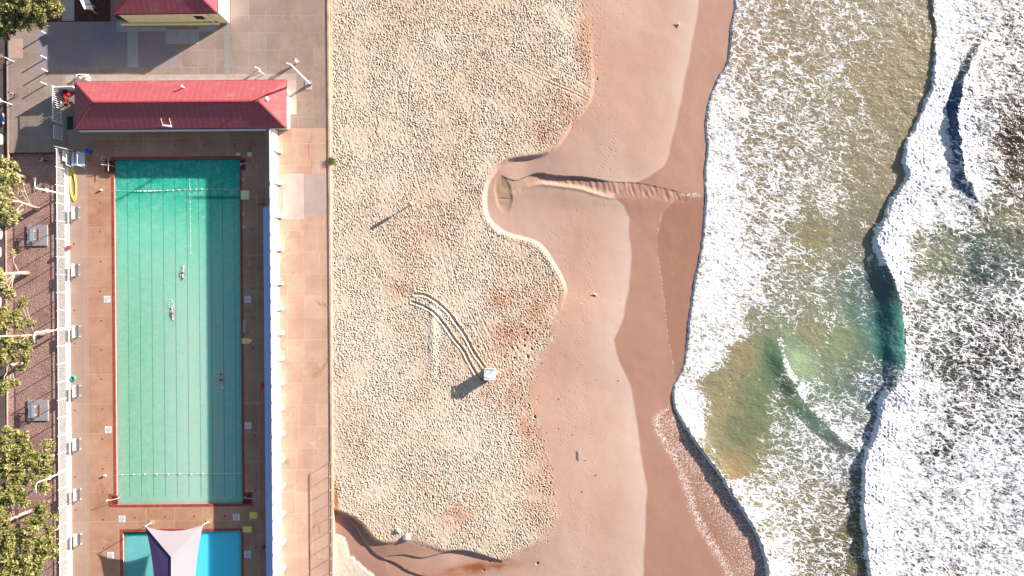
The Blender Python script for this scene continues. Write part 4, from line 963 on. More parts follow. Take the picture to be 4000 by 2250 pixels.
def figure(lab, loc, rz, J, skin, hair, wear, group=None):
    """J: joint positions. wear: list of (name, mat, [joint chain], radius)"""
    t = empty('person', loc, lab, 'person', group, rz); V, E, Rr, ix = [], [], [], {}
    def v(n, r, par=None, pos=None):
        ix[n] = len(V); V.append(pos if pos is not None else J[n]); Rr.append(r)
        if par: E.append((ix[par], ix[n]))
    v('pelvis', (.15, .11)); v('belly', (.135, .10), 'pelvis'); v('chest', (.17, .11), 'belly'); v('neck', .055, 'chest')
    hd = Vector(J['head']); nk = Vector(J['neck']); up = (hd - nk).normalized()
    v('jaw', .075, 'neck', tuple(nk + up * .09)); v('head', .098, 'jaw'); v('crown', .075, 'head', tuple(hd + up * .07))
    fw = Vector(J['face']).normalized(); v('nose', .02, 'head', tuple(hd + fw * .115 - up * .02))
    for s in ('l', 'r'):
        v('sh' + s, .062, 'chest'); v('el' + s, .042, 'sh' + s); v('wr' + s, .03, 'el' + s)
        w = Vector(J['wr' + s]); d = (w - Vector(J['el' + s])).normalized(); side = d.cross(Vector((.13, .21, .96))).normalized()
        v('pm' + s, .036, 'wr' + s, tuple(w + d * .07))
        for k in range(4):
            q = (k - 1.5) * .021; a = w + d * .13 + side * q; b = a + d * (.062 + .012 * (k in (1, 2))) + Vector((0, 0, -.015))
            v(f'f{k}{s}', .010, 'pm' + s, tuple(a)); v(f'g{k}{s}', .008, f'f{k}{s}', tuple(b))
        a = w + d * .06 + side * .045; v('t' + s, .011, 'pm' + s, tuple(a)); v('u' + s, .009, 't' + s, tuple(a + d * .04 + side * .015))
        v('hp' + s, .095, 'pelvis'); v('kn' + s, .062, 'hp' + s); v('an' + s, .04, 'kn' + s); v('to' + s, .032, 'an' + s)
    skin_mesh('body', V, E, Rr, skin, t)
    m = MB(); m.ball(tuple(hd + up * .055 - fw * .02), (.115, .115, .11), 12, 8); m.build('hair', hair, t, smooth=True)
    for name, mat, chains, r in wear:
        vs, es, rr_ = [], [], []; im = {}
        for ch in chains:
            prev = None
            for nme, rad in ch:
                if nme not in im: im[nme] = len(vs); vs.append(J[nme]); rr_.append(rad)
                if prev is not None: es.append((im[prev], im[nme]))
                prev = nme
        skin_mesh(name, vs, es, rr_, mat, t)
    return t
SHIRT = [[('belly', (.155, .125)), ('chest', (.19, .13))], [('chest', .19), ('shl', .08), ('ell', .058)], [('chest', .19), ('shr', .08), ('elr', .058)]]
TRUNKS = [[('pelvis', (.165, .13))], [('pelvis', .165), ('hpl', .115), ('tml', .085)], [('pelvis', .165), ('hpr', .115), ('tmr', .085)]]
LEGS = [[('pelvis', (.165, .125)), ('hpl', .112), ('knl', .078), ('anl', .055)], [('pelvis', .165), ('hpr', .112), ('knr', .078), ('anr', .055)]]
def mids(J):
    for s in 'lr': J['tm' + s] = tuple((Vector(J['hp' + s]) * .55 + Vector(J['kn' + s]) * .45))
    return J
stand = mids(dict(pelvis=(0, 0, .95), belly=(0, 0, 1.12), chest=(0, .01, 1.32), neck=(0, .02, 1.5), head=(0, .04, 1.65), face=(0, 1, 0), shl=(-.19, 0, 1.42), ell=(-.26, -.05, 1.15), wrl=(-.25, .12, .95), shr=(.19, 0, 1.42), elr=(.26, -.06, 1.15), wrr=(.27, -.1, .9),
    hpl=(-.1, 0, .9), knl=(-.11, .14, .5), anl=(-.1, .24, .09), tol=(-.1, .40, .04), hpr=(.1, 0, .9), knr=(.1, .02, .48), anr=(.1, -.22, .12), tor=(.1, -.08, .04)))
figure('person walking in a white top with dark hair near the tall lamp post', (*W(1163, 246), 0), R(-80), stand, SKIN, HAIRD, [('shirt', CLW, SHIRT, 0), ('shorts', CLW, LEGS, 0)])
figure('person in dark maroon clothes walking by the kerb at the far left', (*W(69, 374), 0), R(70), stand, SKIN, HAIRD, [('jacket', CLP, SHIRT, 0), ('trousers', CLD, LEGS, 0)])
figure('person in white turned away beside the east plaza apron', (*W(1014, 277), 0), R(10), stand, SKIN, simple('sun_hat', (.7, .66, .6, 1), None, 4, .8), [('shirt', CLW, SHIRT, 0), ('trousers', CLT, LEGS, 0)])
figure('person in a pale blue top standing on the shaded gravel', (*W(175, 627), -.6), R(-120), stand, SKIN, HAIRD, [('shirt', simple('pale_blue_cloth', (.45, .62, .8, 1), None, 4, .8), SHIRT, 0), ('trousers', CLD, LEGS, 0)])
sit = mids(dict(pelvis=(0, 0, .17), belly=(.03, .05, .32), chest=(.08, .16, .5), neck=(.12, .28, .63), head=(.15, .38, .73), face=(.2, 1, -.5), shl=(-.1, .16, .56), ell=(-.2, .36, .36), wrl=(-.1, .6, .28), shr=(.26, .2, .55), elr=(.34, .38, .35), wrr=(.28, .6, .26),
    hpl=(-.1, .03, .15), knl=(-.2, .45, .3), anl=(-.16, .8, .08), tol=(-.17, .95, .12), hpr=(.1, .03, .15), knr=(.2, .5, .26), anr=(.2, .86, .08), tor=(.22, 1.0, .12)))
figure('person in a white top sitting bent forward behind the pavilion roof corner', (*W(312, 301), .06), R(-75), sit, SKIN, HAIRD, [('shirt', CLW, SHIRT, 0), ('trousers', CLT, LEGS, 0)])
figure('second seated person in pale clothes nearest the pavilion roof edge', (*W(337, 303), .06), R(-115), sit, SKINP, simple('brown_hair', (.12, .06, .03, 1), None, 9, .6), [('shirt', CLT, SHIRT, 0), ('shorts', CLW, LEGS, 0)])
m = MB(); m.box((*W(322, 305), .03), (1.9, 1.1, .05)); tag(m.build('picnic_mat', CLW), 'pale picnic mat under the two people sitting behind the pavilion', 'mat')
swim = mids(dict(pelvis=(0, 0, 0), belly=(0, .17, .01), chest=(0, .38, .02), neck=(0, .55, .02), head=(0, .7, .01), face=(.2, .2, -1), shl=(-.19, .46, .0), ell=(-.22, .76, -.03), wrl=(-.1, 1.02, -.07), shr=(.19, .46, .02), elr=(.32, .22, .06), wrr=(.30, -.02, .03),
    hpl=(-.09, -.06, 0), knl=(-.11, -.45, -.03), anl=(-.1, -.86, -.02), tol=(-.1, -1.02, -.06), hpr=(.09, -.06, 0), knr=(.11, -.46, -.0), anr=(.1, -.86, -.07), tor=(.1, -1.02, -.1)))
swim2 = dict(swim); swim2.update(ell=(-.14, .78, -.02), wrl=(-.03, 1.04, -.04), elr=(.14, .78, -.02), wrr=(.03, 1.04, -.04), shr=(.17, .48, .0), shl=(-.17, .48, 0))
wz = -.31
for (px, py, rz, J, sk, hr, tr, lab) in ((713, 1068, R(180), swim, SKINP, HAIRD, ('swim_trunks', CLG), 'swimmer in dark green trunks heading toward the shallow end'), (672, 1226, R(188), swim2, SKIN, simple('white_cap', (.75, .72, .7, 1), None, 4, .4), ('swim_trunks', CLP), 'swimmer with a white cap kicking up a small splash'), (864, 1482, R(4), swim2, SKINP, HAIRD, ('swim_briefs', CLB), 'swimmer in black briefs in the shaded lane heading toward the deep end')):
    figure(lab, (*W(px, py, wz), wz + .02), rz, J, sk, hr, [(tr[0], tr[1], TRUNKS, 0)], 'swimmers in the lap pool')
SPL = simple('splash_foam', (.8, .82, .82, 1), None, 9, .6, bump=.3)
for px, py, a, lab in ((713, 1046, 5, 'splash behind the feet of the green trunks swimmer'), (668, 1196, 9, 'splash behind the feet of the white cap swimmer'), (865, 1511, 8, 'splash behind the feet of the black briefs swimmer')):
    m = MB(); r = np.random.default_rng(px)
    for k in range(26):
        m.ball((*W(px + r.normal() * a * .55, py + r.normal() * a), -.29 + r.uniform(0, .08)), r.uniform(.03, .075), 6, 4)
    tag(m.build('splash', SPL), lab, 'splash', 'splashes behind the swimmers')
x, y = W(884, 1491); m = MB(); m.ball((x, y, -.25), .1, 10, 7); tag(m.build('ball', FLW, smooth=True), 'small pale ball floating beside the black briefs swimmer', 'ball')
#@@BEACH
# ================================================================== THE BEACH
WATER = [(2885, -260), (2880, 0), (2865, 93), (2854, 220), (2820, 285), (2782, 373), (2764, 480), (2772, 575), (2761, 668), (2764, 776), (2757, 870), (2749, 963), (2726, 1071), (2702, 1227), (2690, 1351), (2674, 1440), (2640, 1510), (2636, 1584), (2662, 1640), (2698, 1700), (2745, 1770), (2815, 1860), (2850, 1920), (2890, 1980), (2940, 2060), (2975, 2130), (2995, 2200), (3005, 2260), (3030, 2520)]
BERM = [(2300, -260, 0), (2290, 0, 0), (2310, 250, .04), (2300, 390, .08), (2230, 480, .15), (2180, 560, .16), (2120, 598, .36), (2060, 608, .5), (2000, 616, .42), (1962, 632, .3), (1930, 660, .32), (1895, 720, .45), (1888, 790, .55), (1905, 860, .6), (1970, 915, .6), (2060, 940, .55), (2110, 965, .55), (2150, 1020, .5), (2200, 1115, .3), (2195, 1180, 0), (2150, 1330, 0), (2085, 1450, 0), (2085, 1600, 0), (2130, 1750, 0), (2160, 1870, 0), (2174, 2018, 0), (2120, 2110, .03), (2040, 2150, .1), (1960, 2190, .15), (1859, 2161, .3), (1789, 2151, .3), (1719, 2150, .12), (1614, 2112, .05), (1510, 2121, .2), (1475, 2114, .45), (1447, 2091, .6), (1415, 2049, .65), (1373, 2018, .65), (1314, 1997, .65), (1270, 1990, .65)]
def lineside(X, Y, pts):
    d, s, p = poly_dist(X, Y, wl(smooth_line([q[:2] for q in pts], 3))); return -s * d, p / 3
gs = .078
xs = np.arange(-26.35, 38.5, gs); ys = np.arange(46.5, -46.5, -gs)
X, Y = np.meshgrid(xs, ys); PXX, PYY = X * PX + 2000, 1125 - Y * PX
cg = 5   # distances on a coarser grid, then interpolated
def coarse(fn, X, Y):
    xs_, ys_ = X[0, ::cg], Y[::cg, 0]; xs_ = np.append(xs_, X[0, -1] + .5); ys_ = np.append(ys_, Y[-1, 0] - .5); CX, CY = np.meshgrid(xs_, ys_); res = fn(CX, CY); out = []
    fi = np.interp(X[0], xs_, np.arange(len(xs_))); fj = np.interp(-Y[:, 0], -ys_, np.arange(len(ys_)))
    i0 = np.clip(fi.astype(int), 0, len(xs_) - 2); j0 = np.clip(fj.astype(int), 0, len(ys_) - 2); a = (fi - i0)[None, :]; b = (fj - j0)[:, None]
    for r in res:
        out.append((r[np.ix_(j0, i0)] * (1 - a) + r[np.ix_(j0, i0 + 1)] * a) * (1 - b) + (r[np.ix_(j0 + 1, i0)] * (1 - a) + r[np.ix_(j0 + 1, i0 + 1)] * a) * b)
    return out
def berm_fn(CX, CY):
    d, p = lineside(CX, CY, BERM); s = np.interp(p, np.arange(len(BERM)), [q[2] for q in BERM])
    for _ in range(12): s = np.pad(s, 1, 'edge'); s = (s[:-2, 1:-1] + s[2:, 1:-1] + s[1:-1, :-2] + s[1:-1, 2:] + s[1:-1, 1:-1]) / 5
    dw, _ = lineside(CX, CY, WATER); return d, s, dw
db, sc, dw = coarse(berm_fn, X, Y)
edge_n = fbm(X * .9, Y * .9, 3, 5); dbn = db + edge_n * (.12 + .9 * np.clip(1 - sc * 4, 0, 1)) + .05 * perlin(X * 4, Y * 4, 9)
t = np.clip(db / (np.maximum(db, 0) + np.maximum(-dw, 0) + .01), 0, 1)
Z = -.22 + .05 * fbm(X * .12, Y * .12, 3, 21)
Z -= np.where(db > -1, 1, 0) * (sc * sstep(db + .06 * edge_n, -.1, .55) + (1.12 - sc) * t ** 1.1 * (dbn > -50))
Z += .06 * sc * np.exp(-((db + .35) / .3) ** 2)
Z = np.where(dw > 0, -1.34 - .06 * dw, Z)
# footprints
soft = 1 - sstep(sc, .02, .2); fmask = sstep(-dbn + soft * (.7 * fbm(X * .55, Y * .55, 4, 6) - .1), -.05 - 1.0 * soft, .35 + .9 * soft)
low = (PYY > 2000) & (PXX < 1560) & (db > 0)
N = int((xs[-1] - xs[0]) * 93 / .105)
cx = rng.uniform(xs[0], 14.5, 60000); cy = rng.uniform(-46.4, 46.4, 60000)
D = np.zeros_like(Z); nx, ny = len(xs), len(ys); K = 5
kk = np.arange(-K, K + 1); KX, KY = np.meshgrid(kk * gs, -kk * gs)
dirn = fbm(cx * .06, cy * .06, 2, 44); den = perlin(cx * .25, cy * .25, 77)
for i in range(len(cx)):
    ii, jj = int((cx[i] - xs[0]) / gs), int((ys[0] - cy[i]) / gs)
    if ii < K or jj < K or ii >= nx - K - 1 or jj >= ny - K - 1: continue
    fm = fmask[jj, ii]
    if rng.random() > fm * 1.15 or (den[i] < -.18 and rng.random() < .65): continue
    fm = max(fm, .45)
    q = -.95 + dirn[i] * 1.6 + rng.normal() * .35; c_, s_ = math.cos(q), math.sin(q)
    sz_ = .70 + .55 * rng.random() ** 3; A_, B_ = rng.uniform(.10, .2) * sz_, rng.uniform(.062, .095) * sz_; dp = rng.uniform(.04, .15) * (1 + .5 * den[i])
    a = (KX * c_ + KY * s_) / A_; b = (-KX * s_ + KY * c_) / B_; r2 = a * a + b * b
    D[jj - K:jj + K + 1, ii - K:ii + K + 1] -= dp * fm * (1 - .75 * r2) * np.exp(-r2 * .75)
Z += np.clip(D, -.17, .09)
rid = perlin(X * 2.2 + Y * 1.3, Y * 1.1 - X * .5, 31)
Z += fmask * (.035 * rid + .02 * perlin(X * 4.5, Y * 3.5, 32))
# a few trails of prints and odd pits on the smooth sand
def pit(px, py, A_, B_, dp, q=0.0):
    x, y = W(px, py); ii, jj = int((x - xs[0]) / gs), int((ys[0] - y) / gs); k = 9
    if ii < k or jj < k or ii >= nx - k - 1 or jj >= ny - k - 1: return
    kx, ky = np.meshgrid(np.arange(-k, k + 1) * gs, -np.arange(-k, k + 1) * gs); c_, s_ = math.cos(q), math.sin(q)
    a = (kx * c_ + ky * s_) / A_; b = (-kx * s_ + ky * c_) / B_; r2 = a * a + b * b
    Z[jj - k:jj + k + 1, ii - k:ii + k + 1] -= dp * (1 - .5 * r2) * np.exp(-r2)
for k in range(520):
    yy = rng.uniform(0, 2250); bx = np.interp(yy, [0, 300, 480, 600, 700, 940, 1120, 1450, 1870, 2250], [2290, 2310, 2230, 2350, 2350, 2100, 2200, 2100, 2180, 2200])
    pit(bx + abs(rng.normal()) * 110 + 15, yy, .1, .07, rng.uniform(.02, .05), rng.uniform(0, 3))
for tx in (((2340, 10), (2330, 420)), ((2420, 500), (2330, 700)), ((2300, 1100), (2250, 1500)), ((2280, 1500), (2330, 1800)), ((2240, 900), (2330, 1120))):
    for k in range(34):
        q = k / 34; pit(tx[0][0] + (tx[1][0] - tx[0][0]) * q + 5 * (-1) ** k, tx[0][1] + (tx[1][1] - tx[0][1]) * q, .12, .07, .035, 1.4)
BIG = [(2061, 1304, .3), (2050, 1330, .34), (2080, 1303, .3), (2049, 1352, .34), (2078, 1363, .42), (2062, 1395, .45), (2010, 1400, .32), (1972, 1397, .35), (2022, 1362, .25), (2028, 1338, .22), (2000, 1360, .24), (1996, 1296, .22), (2040, 1545, .28), (2068, 1587, .3), (2090, 1632, .4), (2180, 1680, .2), (2334, 306, .3), (1940, 1470, .2), (1995, 1480, .2),
       (2033, 1660, .25), (1995, 1700, .25), (1660, 945, .3), (1762, 920, .25), (1770, 960, .25), (1585, 2010, .26), (1560, 1990, .24), (1540, 2035, .3), (1530, 2020, .2), (1660, 1935, .3), (1690, 1940, .3), (2150, 1890, .28), (2100, 2206, .4), (1910, 2200, .26), (1790, 480, .3), (1780, 490, .25), (1840, 520, .3), (1850, 535, .3), (1600, 575, .2), (1890, 2233, .3), (2000, 1480, .2), (2330, 1490, .14)]
for px, py, a in BIG: pit(px, py, a * .62, a * .42, a * .62, .8 + (px % 7) * .2)
# tyre tracks
def track(pts, depth=.07, w=.14, flat=None):
    p = [W(*q) for q in smooth_line(pts, 4)]; x0 = min(q[0] for q in p) - 2; x1 = max(q[0] for q in p) + 2; y0 = min(q[1] for q in p) - 2; y1 = max(q[1] for q in p) + 2
    i0, i1 = max(0, int((x0 - xs[0]) / gs)), min(nx, int((x1 - xs[0]) / gs)); j0, j1 = max(0, int((ys[0] - y1) / gs)), min(ny, int((ys[0] - y0) / gs))
    sx, sy = X[j0:j1, i0:i1], Y[j0:j1, i0:i1]; d, s, pr_ = poly_dist(sx, sy, p); d = d + .04 * perlin(sx * 5, sy * 5, 3)
    Zs = Z[j0:j1, i0:i1]; f = np.exp(-(d / (w * 1.5)) ** 2); base = -.22
    Zs[:] = Zs * (1 - .6 * f) + base * .6 * f - depth * np.exp(-(d / w) ** 2) + depth * .45 * np.exp(-((d - w * 2) / (w * .8)) ** 2)
track([(1618, 1150), (1660, 1153), (1705, 1180), (1750, 1220), (1790, 1275), (1815, 1310), (1850, 1375), (1895, 1440)], .13, .15)
track([(1608, 1180), (1640, 1190), (1690, 1218), (1735, 1268), (1770, 1320), (1810, 1370), (1830, 1410), (1862, 1465), (1880, 1485)], .15, .15)
for a in ([(1585, 500), (1610, 620), (1640, 740), (1690, 880), (1730, 1010), (1760, 1160)], [(1618, 490), (1650, 600), (1675, 720), (1700, 830), (1740, 930), (1770, 1060), (1790, 1160)], [(1640, 180), (1600, 300), (1592, 420), (1585, 500)], [(1600, 60), (1560, 200), (1550, 330), (1560, 450)],
          [(1932, 194), (2030, 255), (2150, 310), (2240, 350), (2305, 384)], [(1935, 205), (2030, 268), (2150, 325), (2240, 362), (2300, 395)], [(2030, 195), (2130, 250), (2220, 290), (2310, 345)], [(1790, 1130), (1850, 1250), (1900, 1350), (1935, 1440)], [(1840, 1150), (1890, 1260), (1930, 1350), (1945, 1430)], [(1770, 1060), (1815, 1200), (1870, 1310), (1925, 1440)]):
    track(a, .022, .10)
# outfall channel and hollow
NB = [(1950, 678, 0, 30), (1975, 690, .04, 60), (2010, 701, .10, 60), (2045, 690, .14, 44), (2104, 671, .32, 48), (2167, 682, .34, 40), (2272, 687, .32, 50), (2324, 694, .22, 58), (2394, 706, .07, 64), (2499, 710, .05, 66), (2604, 731, .05, 58), (2690, 752, .04, 40)]
R0, R1 = int((ys[0] - 18.5) / gs), int((ys[0] - 9.5) / gs)
dn, pn = lineside(X[R0:R1], Y[R0:R1], [(a, b) for a, b, _, _ in NB]); dn = -dn
dn = dn + .05 * perlin(X[R0:R1] * 3, Y[R0:R1] * 3, 8)
dep = np.interp(pn, np.arange(len(NB)), [q[2] for q in NB]); wdt = np.interp(pn, np.arange(len(NB)), [q[3] for q in NB]) / PX
inside = sstep(dn, 0, .12) * (1 - sstep(dn, wdt * .55, wdt)); xr = (PXX[R0:R1] > 1955) & (PXX[R0:R1] < 2688)
ripv = perlin(X[R0:R1] * 2.1 + .6 * Y[R0:R1], Y[R0:R1] * .55, 61)
Z[R0:R1] += np.where(xr, -dep * inside + .07 * inside * ripv * sstep(PXX[R0:R1], 2100, 2250) + .07 * np.exp(-((dn - wdt) / .25) ** 2) * sstep(PXX[R0:R1], 2040, 2100) * (1 - sstep(PXX[R0:R1], 2330, 2480)), 0)
chan = np.zeros_like(Z); chan[R0:R1] = np.where(xr, inside * sstep(PXX[R0:R1], 2120, 2250), 0); chan2 = np.zeros_like(Z); chan2[R0:R1] = np.where(xr, inside, 0)
el = ((PXX - 1966 - .12 * (PYY - 755)) / 33) ** 2 + ((PYY - 755) / 72) ** 2 + .25 * perlin(X * .8, Y * .8, 71); hollow = 1 - sstep(el, .45, 1.25)
Z -= .08 * hollow + .07 * np.exp(-((PXX - 1965) / 22) ** 2 - ((PYY - 774) / 3) ** 2)
# lower left gully
GU = [(1335, 2020), (1380, 2060), (1405, 2100), (1433, 2140), (1475, 2178), (1545, 2206), (1597, 2238), (1680, 2262), (1800, 2280)]
j0 = int((ys[0] + 30) / gs); dg_, pg = lineside(X[j0:], Y[j0:], GU); mk = (PXX[j0:] < 1900)
Z[j0:] -= np.where(mk, .22 * sstep(dg_ * -1 + .06 * perlin(X[j0:] * 2, Y[j0:] * 2, 4), -.05, .18) * np.exp(-np.clip(-dg_, 0, 9) / 1.6), 0)
LIP = [(1500, 2181), (1540, 2174), (1580, 2171), (1649, 2183), (1719, 2166), (1789, 2152), (1860, 2164), (1960, 2192)]
dl_, pl = lineside(X[j0:], Y[j0:], LIP); s_on = (pl > .02) & (pl < len(LIP) - 1.02)
Z[j0:] += np.where(s_on, .16 * np.exp(-np.clip(dl_, 0, 9) / .8) * (dl_ > 0), 0) * 0 - np.where(s_on, .2 * sstep(-dl_, -.05, .15) * np.exp(-np.clip(-dl_, 0, 9) / 1.4) * np.sin(np.clip(pl / (len(LIP) - 1), 0, 1) * math.pi) ** .5, 0)
lx_ = np.interp(PYY, [2085, 2108, 2182, 2238, 2300], [1285, 1345, 1373, 1440, 1520]) + 16 * fbm(X * .9, Y * .9, 3, 95); MO = sstep(lx_ - PXX, 0, 14) * (PYY > 2085); Z += .22 * MO + .05 * MO * fbm(X * .6, Y * .6, 3, 96)
Z += .10 * np.exp(-((PXX - 1690) / 14) ** 2 - ((PYY - 1300) / 140) ** 2) + .012 * (1 - fmask) * fbm(X * .5, Y * .5, 3, 90)
# colour fields
WETL = [(-260, 2745), (0, 2735), (60, 2730), (230, 2695), (370, 2670), (510, 2640), (600, 2620), (650, 2590), (690, 2530), (715, 2470), (740, 2420), (765, 2395), (800, 2440), (850, 2460), (1000, 2470), (1120, 2462), (1240, 2440), (1330, 2400), (1410, 2420), (1500, 2465), (1700, 2500), (1910, 2530), (2020, 2525), (2250, 2515), (2520, 2515)]
wetx = np.interp(PYY, [q[0] for q in WETL], [q[1] for q in WETL]) + 7 * fbm(Y * .25, Y * .1 + 4, 2, 12)
wet = sstep(PXX - wetx, -6, 6); wet = np.maximum(wet, chan * .8); wet = np.maximum(wet, .85 * sstep(db, .1, .8) * (1 - sstep(PXX, 1560, 1900)) * (PYY > 1900) * (1 - MO))
FL = [(-260, 2900), (700, 2800), (742, 2770), (750, 2700), (770, 2650), (800, 2615), (870, 2580), (960, 2568), (1050, 2580), (1200, 2600), (1330, 2612), (1440, 2635), (1530, 2640), (1590, 2625), (1625, 2582), (1665, 2574), (1720, 2600), (1780, 2630), (1860, 2668), (1950, 2695), (2040, 2725), (2150, 2795), (2240, 2850), (2520, 2960)]
FLP = [(2800, 748), (2730, 742), (2690, 752), (2650, 764), (2610, 800), (2578, 870), (2566, 960), (2580, 1050), (2598, 1200), (2612, 1330), (2635, 1440), (2638, 1530), (2622, 1590), (2580, 1625), (2570, 1665), (2598, 1720), (2632, 1780), (2672, 1860), (2700, 1950), (2730, 2040), (2795, 2150), (2850, 2240), (2960, 2520)]
dfl, = coarse(lambda a, b: [lineside(a, b, FLP)[0]], X, Y); dfl = dfl + .22 * fbm(X * .7, Y * .7, 3, 14); so_ = sstep(PYY, 1560, 1660)
film = sstep(dfl, -.1, .5) * (.75 + .25 * so_) * (PYY > 735)
fringe = (.5 + .35 * so_) * np.exp(-((dfl - .15) / (.13 + .75 * so_)) ** 2) * (PYY > 730)
fringe = np.maximum(fringe, .75 * np.exp(-((PXX - 2720) / 60) ** 2 - ((PYY - 757) / 14) ** 2))
fringe = np.maximum(fringe, film * (.10 + .6 * so_) * np.exp(-((PXX - np.interp(PYY, [q[1] for q in WATER], [q[0] for q in WATER])) / (50 + 140 * so_)) ** 2))
def blob(px, py, rx, ry, q=0.0):
    c_, s_ = math.cos(q), math.sin(q); dx, dy = PXX - px, PYY - py; return np.exp(-((dx * c_ + dy * s_) / rx) ** 2 - ((-dx * s_ + dy * c_) / ry) ** 2)
brown = np.zeros_like(Z)
for a in ((2080, 1230, 130, 85, -.5), (1960, 1170, 60, 60, 0), (2000, 1290, 100, 110, .5), (1960, 1520, 75, 130, -.4), (2060, 1640, 70, 170, -.2), (2110, 1900, 55, 190, .05), (2285, 120, 40, 190, 0), (2240, 420, 80, 70, .8), (2130, 520, 70, 40, .6), (1310, 1980, 16, 110, 0), (1420, 2130, 110, 70, .6), (1600, 880, 150, 160, 0), (1560, 1120, 60, 30, .4), (1780, 2010, 60, 50, 0)):
    w_ = .45 if a[0] in (1600,) else 1; brown = np.maximum(brown, w_ * blob(*a))
brown *= np.clip(.75 + .9 * fbm(X * .35, Y * .35, 4, 51), 0, 1.2); brown = np.clip(brown * np.where(db < 3, 1, .3), 0, 1)
pale = np.clip(fmask * (.55 + .6 * fbm(X * .08, Y * .08, 3, 52) + .4 * blob(2220, 160, 45, 240) + .5 * blob(1850, 1700, 180, 260) + .5 * blob(1700, 1350, 30, 170) + .3 * blob(1350, 900, 200, 900)), 0, 1); pale = np.maximum(pale, sstep(MO, .35, .6) * (PYY > 2050))
rust = np.clip(blob(1850, 2228, 150, 22, -.15) * (1 + fbm(X * .5, Y * 1.2, 4, 53)) + .8 * blob(1312, 1955, 9, 70), 0, 1)
olive = hollow * .55 + .35 * chan2 * (1 - sstep(PXX, 2060, 2160))
smooth_t = np.clip(.25 + .7 * fbm(X * .07, Y * .05, 3, 54) + .9 * np.exp(-np.clip(wetx - PXX, 0, 999) / 70), 0, 1)
def sand_material():
    t = NT('beach_sand'); p = t.pos(); n = t.noise(p, 18, 3, .6); n2 = t.noise(p, .5, 4, .6)
    dry = t.mix(t.attr('pale'), rgb(222, 195, 170), rgb(242, 226, 206))
    sm = t.mix(t.attr('tone'), rgb(200, 162, 144), rgb(216, 188, 174))
    c = t.mix(t.attr('dry'), sm, dry)
    c = t.mix(t.m_('MULTIPLY', t.attr('brown'), .8), c, rgb(216, 164, 134))
    wt = t.mix(n2, rgb(182, 140, 122), rgb(174, 132, 114))
    c = t.mix(t.attr('wet'), c, wt)
    c = t.mix(t.m_('MULTIPLY', t.attr('film'), .85), c, rgb(164, 120, 100))
    c = t.mix(t.attr('olive'), c, rgb(166, 138, 108))
    c = t.mix(t.attr('rust'), c, rgb(165, 95, 45))
    c = t.mix(t.m_('MULTIPLY', t.ss(n, .4, .8), .22), c, rgb(150, 105, 80))
    wv = t.n('ShaderNodeVectorMath', {0: p, 1: t.noise(p, 1.6, 3, .6, 1)}, operation='ADD').outputs[0]
    vo = t.n('ShaderNodeTexVoronoi', {'Vector': wv, 'Scale': 2.6}, feature='DISTANCE_TO_EDGE').outputs[0]
    fr = t.attr('fringe'); br = t.noise(p, 3.5, 4, .7)
    fm = t.m_('MULTIPLY', t.ss(vo, t.m_('MULTIPLY', fr, .16), 0.0), t.ss(t.m_('ADD', br, t.m_('MULTIPLY', fr, .45)), .55, .85))
    sp = t.m_('MULTIPLY', t.ss(t.noise(p, 9, 2, .5), .66, .72), t.m_('MULTIPLY', t.attr('film'), .5))
    fm = t.m_('MAXIMUM', fm, sp)
    c = t.mix(t.m_('MULTIPLY', fm, .85), c, (.75, .72, .70, 1))
    wet = t.attr('wet'); ro = t.n('ShaderNodeMapRange', {0: t.m_('ADD', wet, t.attr('film')), 1: 0.0, 2: 2.0, 3: .9, 4: .22}).outputs[0]
    t.pbr(c, ro, .4, 0, t.bump(t.m_('ADD', n, t.m_('MULTIPLY', t.noise(p, 3, 4, .6), .6)), .25, .02)); return t.m
grid_mesh('beach_sand', X, Y, Z, dict(pale=pale, tone=smooth_t, dry=np.maximum(fmask, sstep(MO, .35, .5) * (PYY > 2050)), brown=brown, wet=wet, film=film, olive=olive, rust=rust, fringe=np.clip(fringe, 0, 1)), sand_material())
sand_z = lambda px, py: float(Z[min(ny - 1, max(0, int((ys[0] - W(px, py)[1]) / gs))), min(nx - 1, max(0, int((W(px, py)[0] - xs[0]) / gs)))])
SZ = Z
plain = simple('plain_sand', rgb(235, 205, 185), rgb(215, 180, 158), .3, .95, .1)
for y0, y1, nme in ((46.4, 400, 'beach_sand_far'), (-400, -46.4, 'beach_sand_near')):
    m = MB(); m.add([(-26.3, y0, -.4), (8, y0, -.5), (34, y0, -1.5), (60, y0, -3), (60, y1, -3), (34, y1, -1.5), (8, y1, -.5), (-26.3, y1, -.4)], [(0, 1, 6, 7), (1, 2, 5, 6), (2, 3, 4, 5)]); struct(m.build(nme, plain))
#@@SEA
# ================================================================== THE SEA
ss_ = .1
xs2 = np.arange(21.5, 96, ss_); ys2 = np.arange(46.5, -46.5, -ss_)
X, Y = np.meshgrid(xs2, ys2); PXX, PYY = X * PX + 2000, 1125 - Y * PX
xs, ys = xs2, ys2; cg = 3
WV1 = [(3672, -260, .25, .5), (3668, 0, .22, .5), (3678, 155, .22, .5), (3665, 310, .28, .5), (3634, 404, .3, .6), (3580, 528, .32, .7), (3549, 621, .4, .7), (3568, 668, .45, .8), (3525, 761, .45, .8), (3479, 839, .5, .8), (3445, 930, .7, .9), (3462, 1010, .9, 1.2), (3500, 1090, .85, 2.6), (3525, 1180, .8, 3.8), (3540, 1300, .78, 4.0), (3545, 1420, .75, 3.6), (3520, 1500, .7, 2.2), (3470, 1570, .65, 1.2), (3455, 1640, .55, 1.0), (3425, 1740, .5, .8), (3395, 1810, .6, .7), (3388, 1900, .62, .6), (3383, 2000, .62, .6), (3396, 2100, .62, .6), (3415, 2250, .62, .6), (3430, 2520, .6, .6)]
